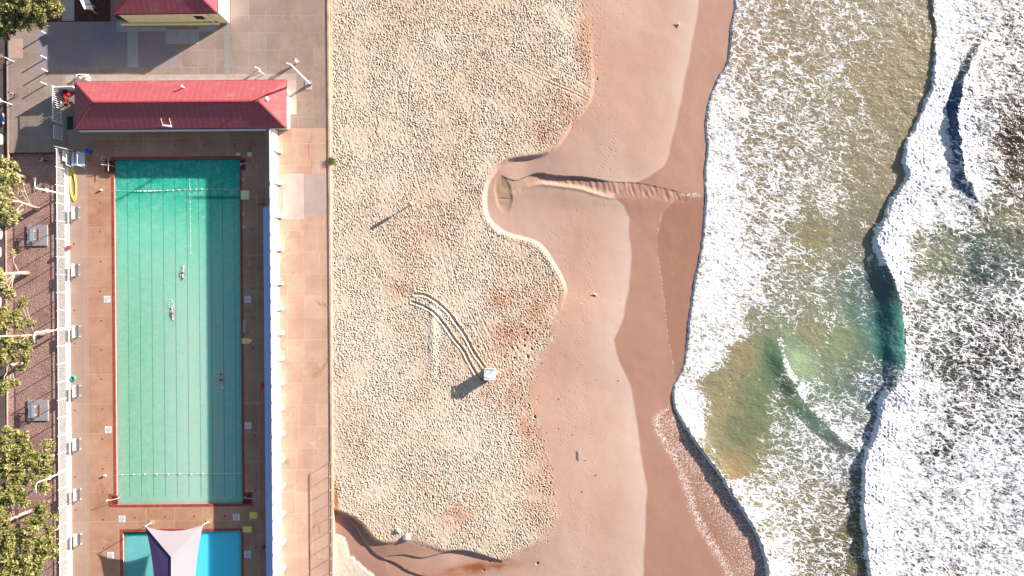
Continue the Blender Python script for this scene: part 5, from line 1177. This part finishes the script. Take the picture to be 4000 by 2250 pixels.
S2 = [(3040, 1290, 0), (3060, 1390, .3), (3095, 1480, .36), (3170, 1600, .34), (3300, 1720, .2), (3380, 1790, .1), (3420, 1830, 0)]
C3 = [(3880, 120, 0), (3815, 230, .3), (3775, 330, .55), (3755, 440, .7), (3762, 560, .7), (3785, 680, .55), (3830, 780, .2), (3860, 860, 0)]
def sea_fn(CX, CY):
    d0, p0 = lineside(CX, CY, WATER); d1, p1 = lineside(CX, CY, WV1); d2, p2 = lineside(CX, CY, S2); d3, p3 = lineside(CX, CY, C3)
    PY_ = 1125 - CY * PX; a1 = np.interp(PY_, [q[1] for q in WV1], [q[2] for q in WV1]); f1 = np.interp(PY_, [q[1] for q in WV1], [q[3] for q in WV1])
    a2 = np.interp(p2, range(len(S2)), [q[2] for q in S2]); a3 = np.interp(PY_, [q[1] for q in C3], [q[2] for q in C3]); return d0, d1, a1, f1, d2, a2, d3, a3
d0, d1, a1, f1, d2, a2, d3, a3 = coarse(sea_fn, X, Y)
j1 = .5 * perlin(X * .35, Y * .35, 100) + .34 * perlin(X * .9, Y * .9, 101) + .2 * perlin(X * 2.6, Y * 2.6, 102); j0_ = .16 * perlin(X * 1.3, Y * 1.3, 103) + .07 * perlin(X * 4, Y * 4, 104)
d1 = d1 + j1 * (f1 < 1.5) + j1 * .4 * (f1 >= 1.5); d0 = d0 + j0_; d3 = d3 + j1
A_sh = np.interp(PYY, [0, 1500, 1600, 1700, 1900, 2250], [.10, .12, .2, .5, .6, .55])
a1 = a1 * (1 + .7 * perlin(Y * .33, Y * 0 + .5, 160) * (f1 < 2)); a2 = a2 * (.75 + .6 * perlin(Y * .4, X * .1, 161)); A_sh = A_sh * (1 + .5 * perlin(Y * .4, X * .05, 162))
Zs = -1.30 + .0 * X
Zs = Zs + (A_sh * (sstep(d0, -.02, .28) * np.exp(-np.clip(d0 - .3, 0, 99) / 3.5)) )
fac = np.where(d1 < 0, sstep(d1, -f1, 0), .3 + .7 * np.exp(-np.clip(d1, 0, 99) / 3.2)); Zs = Zs + a1 * fac
Zs = Zs + a2 * np.where(d2 < 0, sstep(d2, -2.3, 0), np.exp(-(np.clip(d2, 0, 99) / 2.2) ** 1.5)) * (a2 > .01)
Zs = Zs + a3 * np.where(d3 < 0, sstep(d3, -1.1, 0), .0 + np.exp(-np.clip(d3, 0, 99) / 2.6)) * (a3 > .01)
PTS = [(2900, 30, .62), (2960, 200, .6), (3100, 100, .5), (3300, 60, .55), (3400, 200, .42), (3560, 60, .45), (3600, 150, .18), (3620, 300, .08), (3500, 300, .3), (3250, 250, .55), (3000, 380, .62), (2830, 420, .85), (2840, 560, .85), (2960, 520, .62), (3150, 480, .58), (3350, 480, .5), (3500, 450, .3), (3560, 450, .18), (3400, 600, .38), (3200, 650, .6), (3000, 700, .66), (2830, 700, .92), (2850, 850, .92), (3050, 800, .68), (3260, 780, .7), (3420, 700, .35), (3440, 780, .25), (3350, 860, .35), (3200, 900, .25), (3000, 900, .72), (2840, 1000, .95), (2950, 1050, .9), (3050, 1020, .62), (3200, 1030, .5), (3350, 980, .42), (3420, 930, .25), (3380, 1080, .5), (3250, 1120, .52), (3080, 1160, .5), (2940, 1150, .85), (2800, 1200, .98), (2880, 1280, .9), (2960, 1250, .5), (3100, 1260, .48), (3250, 1270, .42), (3380, 1200, .38), (3150, 1340, .18), (3300, 1350, .22), (3400, 1350, .25), (3000, 1340, .1), (2900, 1400, .12), (2820, 1370, .85), (2760, 1430, .98), (2700, 1560, 1), (2720, 1640, 1), (2740, 1700, .9), (2800, 1500, .08), (2850, 1620, .1), (2800, 1700, .12), (2880, 1750, .1), (2950, 1550, .12), (3000, 1450, .12), (2980, 1650, .12), (2900, 1850, .12), (2820, 1820, .35), (3060, 1600, .5), (3040, 1700, .55), (3150, 1450, .3), (3200, 1550, .55), (3130, 1540, .8), (3300, 1500, .35), (3400, 1480, .6), (3420, 1560, .55), (3350, 1620, .6), (3200, 1620, .8), (3300, 1690, .8), (3150, 1750, .66), (3300, 1850, .66), (3050, 1850, .7), (2920, 1950, .8), (2900, 1900, .8), (3000, 2000, .8), (3150, 2000, .66), (3300, 2000, .55), (3330, 2100, .42), (3350, 1900, .5), (3200, 2150, .55), (3050, 2150, .8), (3250, 2230, .6), (3030, 2230, .95), (3340, 2230, .5),
       (3490, 1150, .12), (3480, 1250, .06), (3490, 1380, .06), (3520, 1320, .02), (3440, 1100, .35), (3430, 1450, .5), (3500, 1480, .6),
       (3710, 60, .98), (3720, 200, .96), (3700, 350, .98), (3640, 500, .98), (3600, 640, 1), (3560, 780, 1), (3540, 900, 1), (3500, 960, 1), (3530, 1060, 1), (3800, 60, .85), (3900, 80, .78), (3970, 40, .75), (3800, 180, .8), (3880, 200, .78), (3960, 200, .7), (3720, 450, .9), (3850, 360, .75), (3930, 320, .72), (3980, 420, .5), (3980, 520, .25), (3990, 560, .12), (3900, 480, .62), (3850, 560, .8), (3900, 640, .75), (3980, 650, .4), (3700, 600, .88), (3700, 720, .85), (3820, 720, .85), (3950, 740, .5), (3640, 820, .92), (3750, 850, .85), (3850, 850, .6), (3950, 850, .42), (3620, 950, .5), (3720, 950, .4), (3850, 960, .35), (3960, 950, .35), (3620, 1050, .42), (3720, 1040, .35), (3850, 1060, .38), (3960, 1080, .55), (3620, 1130, .8), (3720, 1130, .62), (3850, 1160, .6), (3960, 1180, .75), (3600, 1250, .7), (3700, 1250, .75), (3800, 1280, .7), (3900, 1280, .66), (3980, 1300, .66), (3580, 1400, .92), (3660, 1400, .62), (3720, 1440, .55), (3800, 1420, .58), (3900, 1420, .6), (3980, 1450, .64), (3560, 1520, .98), (3660, 1550, .85), (3780, 1560, .74), (3900, 1560, .7), (3980, 1580, .72), (3560, 1650, .96), (3650, 1720, .85), (3780, 1700, .74), (3900, 1700, .8), (3480, 1800, 1), (3560, 1850, .9), (3680, 1850, .8), (3700, 1780, .66), (3800, 1850, .84), (3920, 1850, .86), (3450, 1950, 1), (3560, 2000, .88), (3700, 2000, .86), (3850, 2000, .86), (3980, 2000, .82), (3440, 2100, 1), (3560, 2120, .86), (3700, 2120, .84), (3850, 2120, .86), (3980, 2120, .84), (3470, 2240, 1), (3600, 2240, .8), (3750, 2240, .84), (3900, 2240, .86)]
CP = [(2880, 100, 168, 138, 112), (3100, 200, 158, 138, 108), (3300, 300, 160, 146, 114), (3600, 200, 158, 146, 114), (3000, 700, 150, 132, 102), (3250, 750, 158, 148, 116), (3450, 650, 160, 148, 118), (2820, 700, 150, 125, 100), (2900, 1000, 145, 128, 100), (3200, 950, 158, 150, 114), (3400, 900, 146, 140, 118), (3200, 1300, 160, 156, 122), (2900, 1400, 172, 158, 120), (2800, 1600, 175, 162, 122), (3000, 1600, 132, 146, 108), (2900, 1700, 128, 136, 100), (2880, 1820, 168, 150, 110), (3060, 1420, 92, 130, 96), (3130, 1420, 176, 200, 158), (3100, 1500, 95, 130, 96), (3180, 1620, 110, 142, 122), (3300, 1350, 150, 164, 124), (3380, 1400, 120, 140, 112), (3450, 1150, 80, 108, 108), (3470, 1250, 45, 112, 112), (3470, 1380, 50, 118, 112), (3525, 1350, 130, 200, 180), (3525, 1250, 120, 190, 172), (3440, 1500, 70, 100, 120), (3200, 2000, 140, 128, 88), (3300, 2200, 118, 104, 62), (3050, 2100, 150, 135, 95), (3360, 2000, 118, 100, 62), (3350, 1780, 110, 120, 125), (2730, 1720, 168, 165, 125),  # darker green along the swell's face paints its shading
      (3750, 100, 120, 115, 100), (3950, 150, 50, 40, 30), (3900, 300, 80, 62, 40), (3990, 480, 45, 15, 10), (3960, 560, 60, 25, 12), (3980, 700, 75, 62, 25), (3950, 850, 120, 120, 90), (3755, 430, 30, 78, 130), (3770, 550, 30, 84, 145), (3780, 660, 40, 80, 130), (3700, 250, 130, 140, 150), (3700, 1000, 128, 135, 108), (3850, 980, 75, 98, 88), (3870, 1050, 60, 85, 85), (3640, 950, 135, 140, 110), (3700, 1300, 90, 100, 80), (3850, 1300, 20, 25, 32), (3900, 1450, 5, 8, 18), (3700, 1430, 40, 60, 45), (3780, 1400, 15, 25, 25), (3800, 1600, 40, 45, 55), (3700, 1780, 20, 15, 22), (3640, 1850, 60, 90, 120), (3850, 1800, 80, 95, 130), (3600, 2100, 85, 75, 50), (3800, 2200, 85, 80, 72), (3900, 2000, 90, 95, 110), (3550, 1900, 130, 145, 160)]  # blue points paint the shadow on the second crest's face
def idw(pts, CX, CY, k=3.0):
    px, py = CX * PX + 2000, 1125 - CY * PX; num = [0.0] * (len(pts[0]) - 2); den = 0.0
    for q in pts:
        w = 1 / (((px - q[0]) ** 2 + (py - q[1]) ** 2) + 120) ** (k / 2); den = den + w
        for i in range(len(num)): num[i] = num[i] + w * (q[2 + i] if len(num) == 1 else min(.9, lin(q[2 + i]) / 1.5))
    return [n / den for n in num]
# the control points left and right of the breaking crest do not blend across it
L_ = [q for q in PTS if q[0] < np.interp(q[1], [v[1] for v in WV1], [v[0] for v in WV1])]; R_ = [q for q in PTS if q not in L_]
CL = [q for q in CP if q[0] < np.interp(q[1], [v[1] for v in WV1], [v[0] for v in WV1])]; CR = [q for q in CP if q not in CL]
DL, rL, gL, bL, DR, rR, gR, bR = coarse(lambda a, b: idw(L_, a, b, 3.2) + idw(CL, a, b) + idw(R_, a, b, 3.2) + idw(CR, a, b), X, Y)
DR = DR * .95; east = sstep(d1, -.12, .12)
D = DL * (1 - east) + DR * east
D = np.maximum(D, 1.0 * sstep(d0, .5, 0) * (d0 > -.5)) ; D = np.maximum(D, .95 * np.exp(-np.clip(d0, 0, 99) / .9))
whitelip = (f1 < 1.7) * sstep(d1, -f1 - .1, -f1 * .4) * (1 - sstep(d1, .5, 1.4)) * sstep(a1, .15, .3)
D = np.maximum(D, whitelip * 1.02)
D = np.where((d3 > -1.2) & (d3 < 0) & (a3 > .1), np.minimum(D, .35 + .3 * sstep(PYY, 420, 640)), D); D = np.maximum(D, 1.0 * np.exp(-((d3 - .5) / .6) ** 2) * (a3 > .1))
lip2 = np.exp(-((d2 - .5) / .7) ** 2) * (a2 > .08); D = np.maximum(D, .72 * lip2); D = np.where((d2 < .1) & (d2 > -2.0) & (a2 > .1), np.minimum(D, .38), D)
col = np.stack([rL * (1 - east) + rR * east, gL * (1 - east) + gR * east, bL * (1 - east) + bR * east], -1)
tex = fbm(X * 1.4, Y * 1.8, 4, 130, .6); lump = np.abs(perlin(X * 1.7, Y * 2.0, 140)) + .5 * np.abs(perlin(X * 3.9, Y * 4.2, 141))
Zs = Zs + .05 * fbm(X * .5, Y * .7, 3, 120) * sstep(d0, .3, 2) + sstep(D, .45, 1) * (.09 * lump + .03 * tex) * sstep(d0, .1, .6)
big = sstep(d1, -1, .5) * (1 - sstep(d1, 1.5, 4)) * sstep(a1, .2, .5) + (d3 > -.4) * (d3 < 2) * a3 + sstep(A_sh, .2, .5) * (d0 > 0) * (1 - sstep(d0, .6, 2)); Zs = Zs + .16 * np.clip(big, 0, 1) * lump
Zs = Zs + sstep(d1, 1, 4) * .10 * fbm(X * .45, Y * .6, 4, 150, .6) + sstep(d1, 2, 8) * .12 * perlin(X * .22 + 3, Y * .16, 151)
Zs = np.where(d0 < 0, np.minimum(Zs, -1.30) - .9 * sstep(-d0, 0, .22), Zs)
def sea_material():
    t = NT('sea_water'); p = t.pos(); D_ = t.attr('foam'); base = t.attr('tint', 'Color'); o = t.sep(p)
    q = t.comb(t.m_('MULTIPLY', o[0], .6), t.m_('ADD', o[1], t.m_('MULTIPLY', o[0], .18)), 0.0)
    def warp(v, s, a, off):
        n = t.noise(t.vscale(v, 1, 1, 1, (off, off, 0)), s, 2, .55, 1)
        d = t.n('ShaderNodeVectorMath', {0: n, 1: (.5, .5, .5)}, operation='SUBTRACT').outputs[0]
        d = t.n('ShaderNodeVectorMath', {0: d, 3: a}, operation='SCALE').outputs[0]
        return t.n('ShaderNodeVectorMath', {0: v, 1: d}, operation='ADD').outputs[0]
    w1 = warp(warp(q, .5, 1.8, 0), 1.9, .9, 3)
    v1 = t.n('ShaderNodeTexVoronoi', {'Vector': w1, 'Scale': .82}, feature='DISTANCE_TO_EDGE').outputs[0]
    rg = t.m_('MULTIPLY', t.m_('ABSOLUTE', t.m_('SUBTRACT', t.noise(q, 1.15, 3, .55, dist=1.1), .5)), 1.7)
    sel = t.ss(t.noise(t.vscale(p, 1, 1, 1, (31, 5, 0)), .3, 2), .42, .58)
    v1 = t.m_('ADD', t.m_('MULTIPLY', v1, t.m_('SUBTRACT', 1.0, sel)), t.m_('MULTIPLY', rg, sel))
    w2 = warp(warp(q, .8, 1.2, 7), 3.2, .5, 5)
    v2 = t.n('ShaderNodeTexVoronoi', {'Vector': w2, 'Scale': 1.7}, feature='DISTANCE_TO_EDGE').outputs[0]
    br = t.noise(p, .55, 4, .62); brf = t.noise(q, 2.6, 5, .68, dist=.5)
    d = t.m_('ADD', t.m_('ADD', t.m_('MULTIPLY', D_, 1.25), -.13), t.m_('MULTIPLY', t.m_('SUBTRACT', br, .5), .9))
    dd = t.m_('ADD', d, t.m_('MULTIPLY', t.m_('SUBTRACT', brf, .5), .8))
    th1 = t.m_('MULTIPLY', t.m_('MAXIMUM', t.m_('SUBTRACT', dd, .16), 0.0), .17)
    th2 = t.m_('MULTIPLY', t.m_('MAXIMUM', t.m_('SUBTRACT', dd, .34), 0.0), .15)
    f1_ = t.ss(t.m_('SUBTRACT', th1, v1), -.008, .05)
    f2_ = t.ss(t.m_('SUBTRACT', th2, v2), -.008, .045)
    # broken foam and dense foam
    f3 = t.ss(t.m_('ADD', t.m_('MULTIPLY', brf, 1.5), t.m_('ADD', t.m_('MULTIPLY', D_, 1.55), t.m_('MULTIPLY', t.m_('SUBTRACT', br, .5), .9))), 1.87, 2.15)
    f = t.m_('MAXIMUM', t.m_('MAXIMUM', f1_, t.m_('MULTIPLY', f2_, .85)), f3)
    gate = t.ss(D_, .03, .14); f = t.m_('MULTIPLY', f, gate)
    veil = t.m_('MULTIPLY', t.m_('MULTIPLY', t.ss(t.noise(q, 1.3, 5, .7), .4, .75), t.ss(D_, .15, .8)), .16)
    f = t.m_('MAXIMUM', f, veil)
    bn = t.noise(p, .35, 4, .6)
    c = t.mix(t.m_('MULTIPLY', bn, .5), base, t.mix(.5, base, (.15, .155, .13, 1)))
    c = t.mix(f, c, t.mix(t.ss(brf, .35, .65), (.58, .60, .65, 1), (.74, .745, .76, 1)))
    ro = t.n('ShaderNodeMapRange', {0: f, 3: .18, 4: .8}).outputs[0]
    h = t.m_('ADD', t.m_('MULTIPLY', f, 1.0), t.m_('ADD', t.m_('MULTIPLY', brf, .9), t.m_('MULTIPLY', t.noise(p, 6, 3, .6), .3)))
    t.pbr(c, ro, .25, 0, t.bump(h, .9, .09), **{'Subsurface Weight': .0}); return t.m
SEAM = sea_material()
grid_mesh('sea', X, Y, Zs, dict(foam=np.clip(D, 0, 1.05), tint=col), SEAM, keep=(d0 > -.6))
t_ = NT('open_sea'); n_ = t_.noise(t_.pos(), .25, 6, .65)
t_.pbr(t_.mix(t_.ss(n_, .45, .62), (.05, .08, .09, 1), (.7, .72, .75, 1)), .3, .3, 0, t_.bump(n_, .6, .4))
for q in ((95.9, -700, 900, 700), (34, 46.4, 96, 700), (34, -700, 96, -46.4)):
    m = MB(); m.add([(q[0], q[1], -1.32), (q[2], q[1], -1.32), (q[2], q[3], -1.32), (q[0], q[3], -1.32)], [(0, 1, 2, 3)]); struct(m.build('open_sea', t_.m))
#@@BEACHITEMS
# ================================================================== THINGS ON THE BEACH
# lifeguard hut
z0 = -.26; x, y = W(1916, 1457); lg = empty('lifeguard_hut', (x, y, z0), 'small white lifeguard hut on skids with a pyramid-folded roof and long black shadow', 'lifeguard hut', None, R(-3))
m = MB(); m.box((0, 0, .95), (1.28, 1.36, 1.25)); m.build('cabin', WHITE, lg, bevel=.02)
m = MB(); s = .8; h1 = 1.62
A_, B_, C_, D4 = (-s, s * .98, h1), (s, s * .98, h1), (s, -s, h1 + .0), (-s, -s, h1)
rp = (.0 + s * .72, s * .72, h1 + .02)
# shallow tray: raised rim, floor folded along the diagonal so that one half tips away from the sun
m.bar(A_, B_, .12, .12); m.bar(B_, C_, .12, .12); m.bar(C_, D4, .12, .12); m.bar(D4, A_, .12, .12); rf = m.build('roof_frame', WHITEB, lg)
m = MB(); e = s - .06
m.add([(-e, e, h1 - .8), (-e, -e * .6, h1 + .12), (e, e, h1 + .22), (e, -e, h1 + .02), (-e, -e, h1 + .02), (-e, e, h1 - .86), (-e, -e, h1 - .24), (e, -e, h1 - .24), (e, e, h1 - .24)],
      [(0, 1, 2), (1, 4, 3, 2), (0, 5, 6, 4, 1), (4, 6, 7, 3), (3, 7, 8, 2), (2, 8, 5, 0), (5, 8, 7, 6)]); m.build('roof', WHITEB, lg)
m = MB()
for a in (-.55, .55): m.box((0, a, .1), (2.1, .12, .16)); m.bar((-.5, a, .15), (-.5, a, .4), .1, up=(0, 1, 0)); m.bar((.5, a, .15), (.5, a, .4), .1, up=(0, 1, 0))
m.build('skid', WOOD, lg)
m = MB(); m.bar((-.64, -.75, .35), (-1.45, -1.0, .05), .07); m.bar((-.2, -.75, .35), (-1.1, -1.35, .05), .07)
for k in range(3): q = .2 + .3 * k; m.bar((-.64 - .81 * q, -.75 - .25 * q, .35 - .3 * q), (-.2 - .9 * q, -.75 - .6 * q, .35 - .3 * q), .06)
m.build('ladder', WOOD, lg)
m = MB(); m.box((.655, 0, 1.05), (.03, .7, .5)); m.build('window', DARK, lg)
# near-black clumps, most of them sitting in the larger sand pits
CLUMP = simple('clump_black', (.012, .008, .006, 1), (.03, .015, .008, 1), 6, .7, bump=.4)
for k, (px, py, a) in enumerate(BIG[:21] + BIG[23:31] + [(2185, 1560, .12), (2240, 1700, .1), (2290, 1800, .12), (2330, 1860, .14), (2275, 1925, .12), (2420, 1490, .08), (2120, 1420, .1)]):
    m = MB(); r = random.Random(k); n = 4 if a > .2 else 2
    for q in range(n): m.ball((r.uniform(-.4, .4) * a, r.uniform(-.6, .6) * a, .02), (a * r.uniform(.25, .5), a * r.uniform(.35, .6), .05 + a * .15), 9, 5)
    m.v = [(v[0] + .04 * math.sin(v[1] * 19 + k), v[1] + .04 * math.cos(v[0] * 17), v[2]) for v in m.v]
    i_, j_ = int((W(px, py)[0] + 26.35) / gs), int((46.5 - W(px, py)[1]) / gs)
    tag(m.build('dark_clump', CLUMP, loc=(*W(px, py), float(SZ[j_, i_]) + .02)), 'small black clump lying on the sand', 'seaweed', 'dark clumps scattered over the sand')
# furled beach umbrella
um = empty('furled_umbrella', (*W(1607, 798), -.3), 'tall furled umbrella standing alone in the trampled sand', 'umbrella'); m = MB(); m.tube([(0, 0, 0), (0, 0, 2.1)], .085, 8); m.build('pole', WHITEB, um)
m = MB(); m.tube([(0, 0, 1.15), (0, 0, 1.3), (0, 0, 1.9), (0, 0, 2.05), (0, 0, 2.12)], [.1, .22, .27, .2, .06], 10); m.build('canopy', CLT, um, smooth=True)
m = MB(); m.ball((0, 0, .05), (.3, .3, .12), 12, 6); m.build('base_mound', plain, um)
# pale boulders at the lower edge
def rock(px, py, r, lab, seed):
    m = MB(); m.ball((0, 0, 0), (r, r * .85, r * .6), 16, 10); rr = random.Random(seed)
    m.v = [tuple(c * (1 + .16 * math.sin(3.1 * v[0] / r + seed) * math.cos(2.3 * v[1] / r + seed * 2) + rr.uniform(-.04, .04)) for c in v) for v in m.v]
    x, y = W(px, py); return tag(m.build('boulder', simple('pale_rock', (.72, .68, .62, 1), (.6, .55, .5, 1), 3, .9, bump=.5, fine=8), loc=(x, y, -.22 + r * .12)), lab, 'boulder', 'pale boulders at the beach edge')
rock(1556, 2074, .42, 'pale boulder left of the pair near the lower sand scarp', 3); rock(1588, 2101, .6, 'larger pale boulder right of the pair near the lower sand scarp', 4)
# gulls
def gull(px, py, z, lab, rz, like=None):
    x, y = W(px, py, z)
    g = empty('seagull', (x, y, z), lab, 'seagull', 'gulls on the smooth sand', rz)
    V = [(0, 0, .22), (0, .16, .25), (0, .26, .33), (0, .31, .345), (0, .38, .335), (0, -.16, .23), (0, -.34, .22), (-.05, -.02, .13), (-.05, -.0, .0), (.05, -.02, .13), (.05, 0, .0)]
    skin_mesh('body', V, [(0, 1), (1, 2), (2, 3), (3, 4), (0, 5), (5, 6), (0, 7), (7, 8), (0, 9), (9, 10)], [(.10, .09), .075, .05, .05, .012, .07, (.05, .012), .012, .009, .012, .009], WHITEB, g)
    m = MB()
    for s in (-1, 1): m.add([(s * .09, .14, .27), (s * .12, -.05, .25), (s * .06, -.38, .25), (s * .03, .05, .31), (s * .095, .12, .25), (s * .125, -.06, .22)], [(0, 1, 3), (1, 2, 3), (0, 4, 5, 1), (1, 5, 2)])
    m.build('wing', simple('gull_grey', (.45, .46, .5, 1), None, 5, .7, bump=0), g); return g
gull(2650, 97, sand_z(2650, 97) if False else -1.0, 'seagull standing near the upper wet sand line', R(20))
gull(2325, 1151, -.75, 'seagull standing on smooth sand beyond the trampled patch', R(60))
# wooden peg stuck in the lower sand
m = MB(); m.box((0, 0, .03), (.13, .55, .09), M=Matrix.Rotation(.2, 3, 'Z')); tag(m.build('driftwood', simple('pale_wood', rgb(240, 215, 185), None, 5, .8), loc=(*W(1632, 2222), -.58)), 'short pale stick of driftwood on the smooth lower sand', 'driftwood')
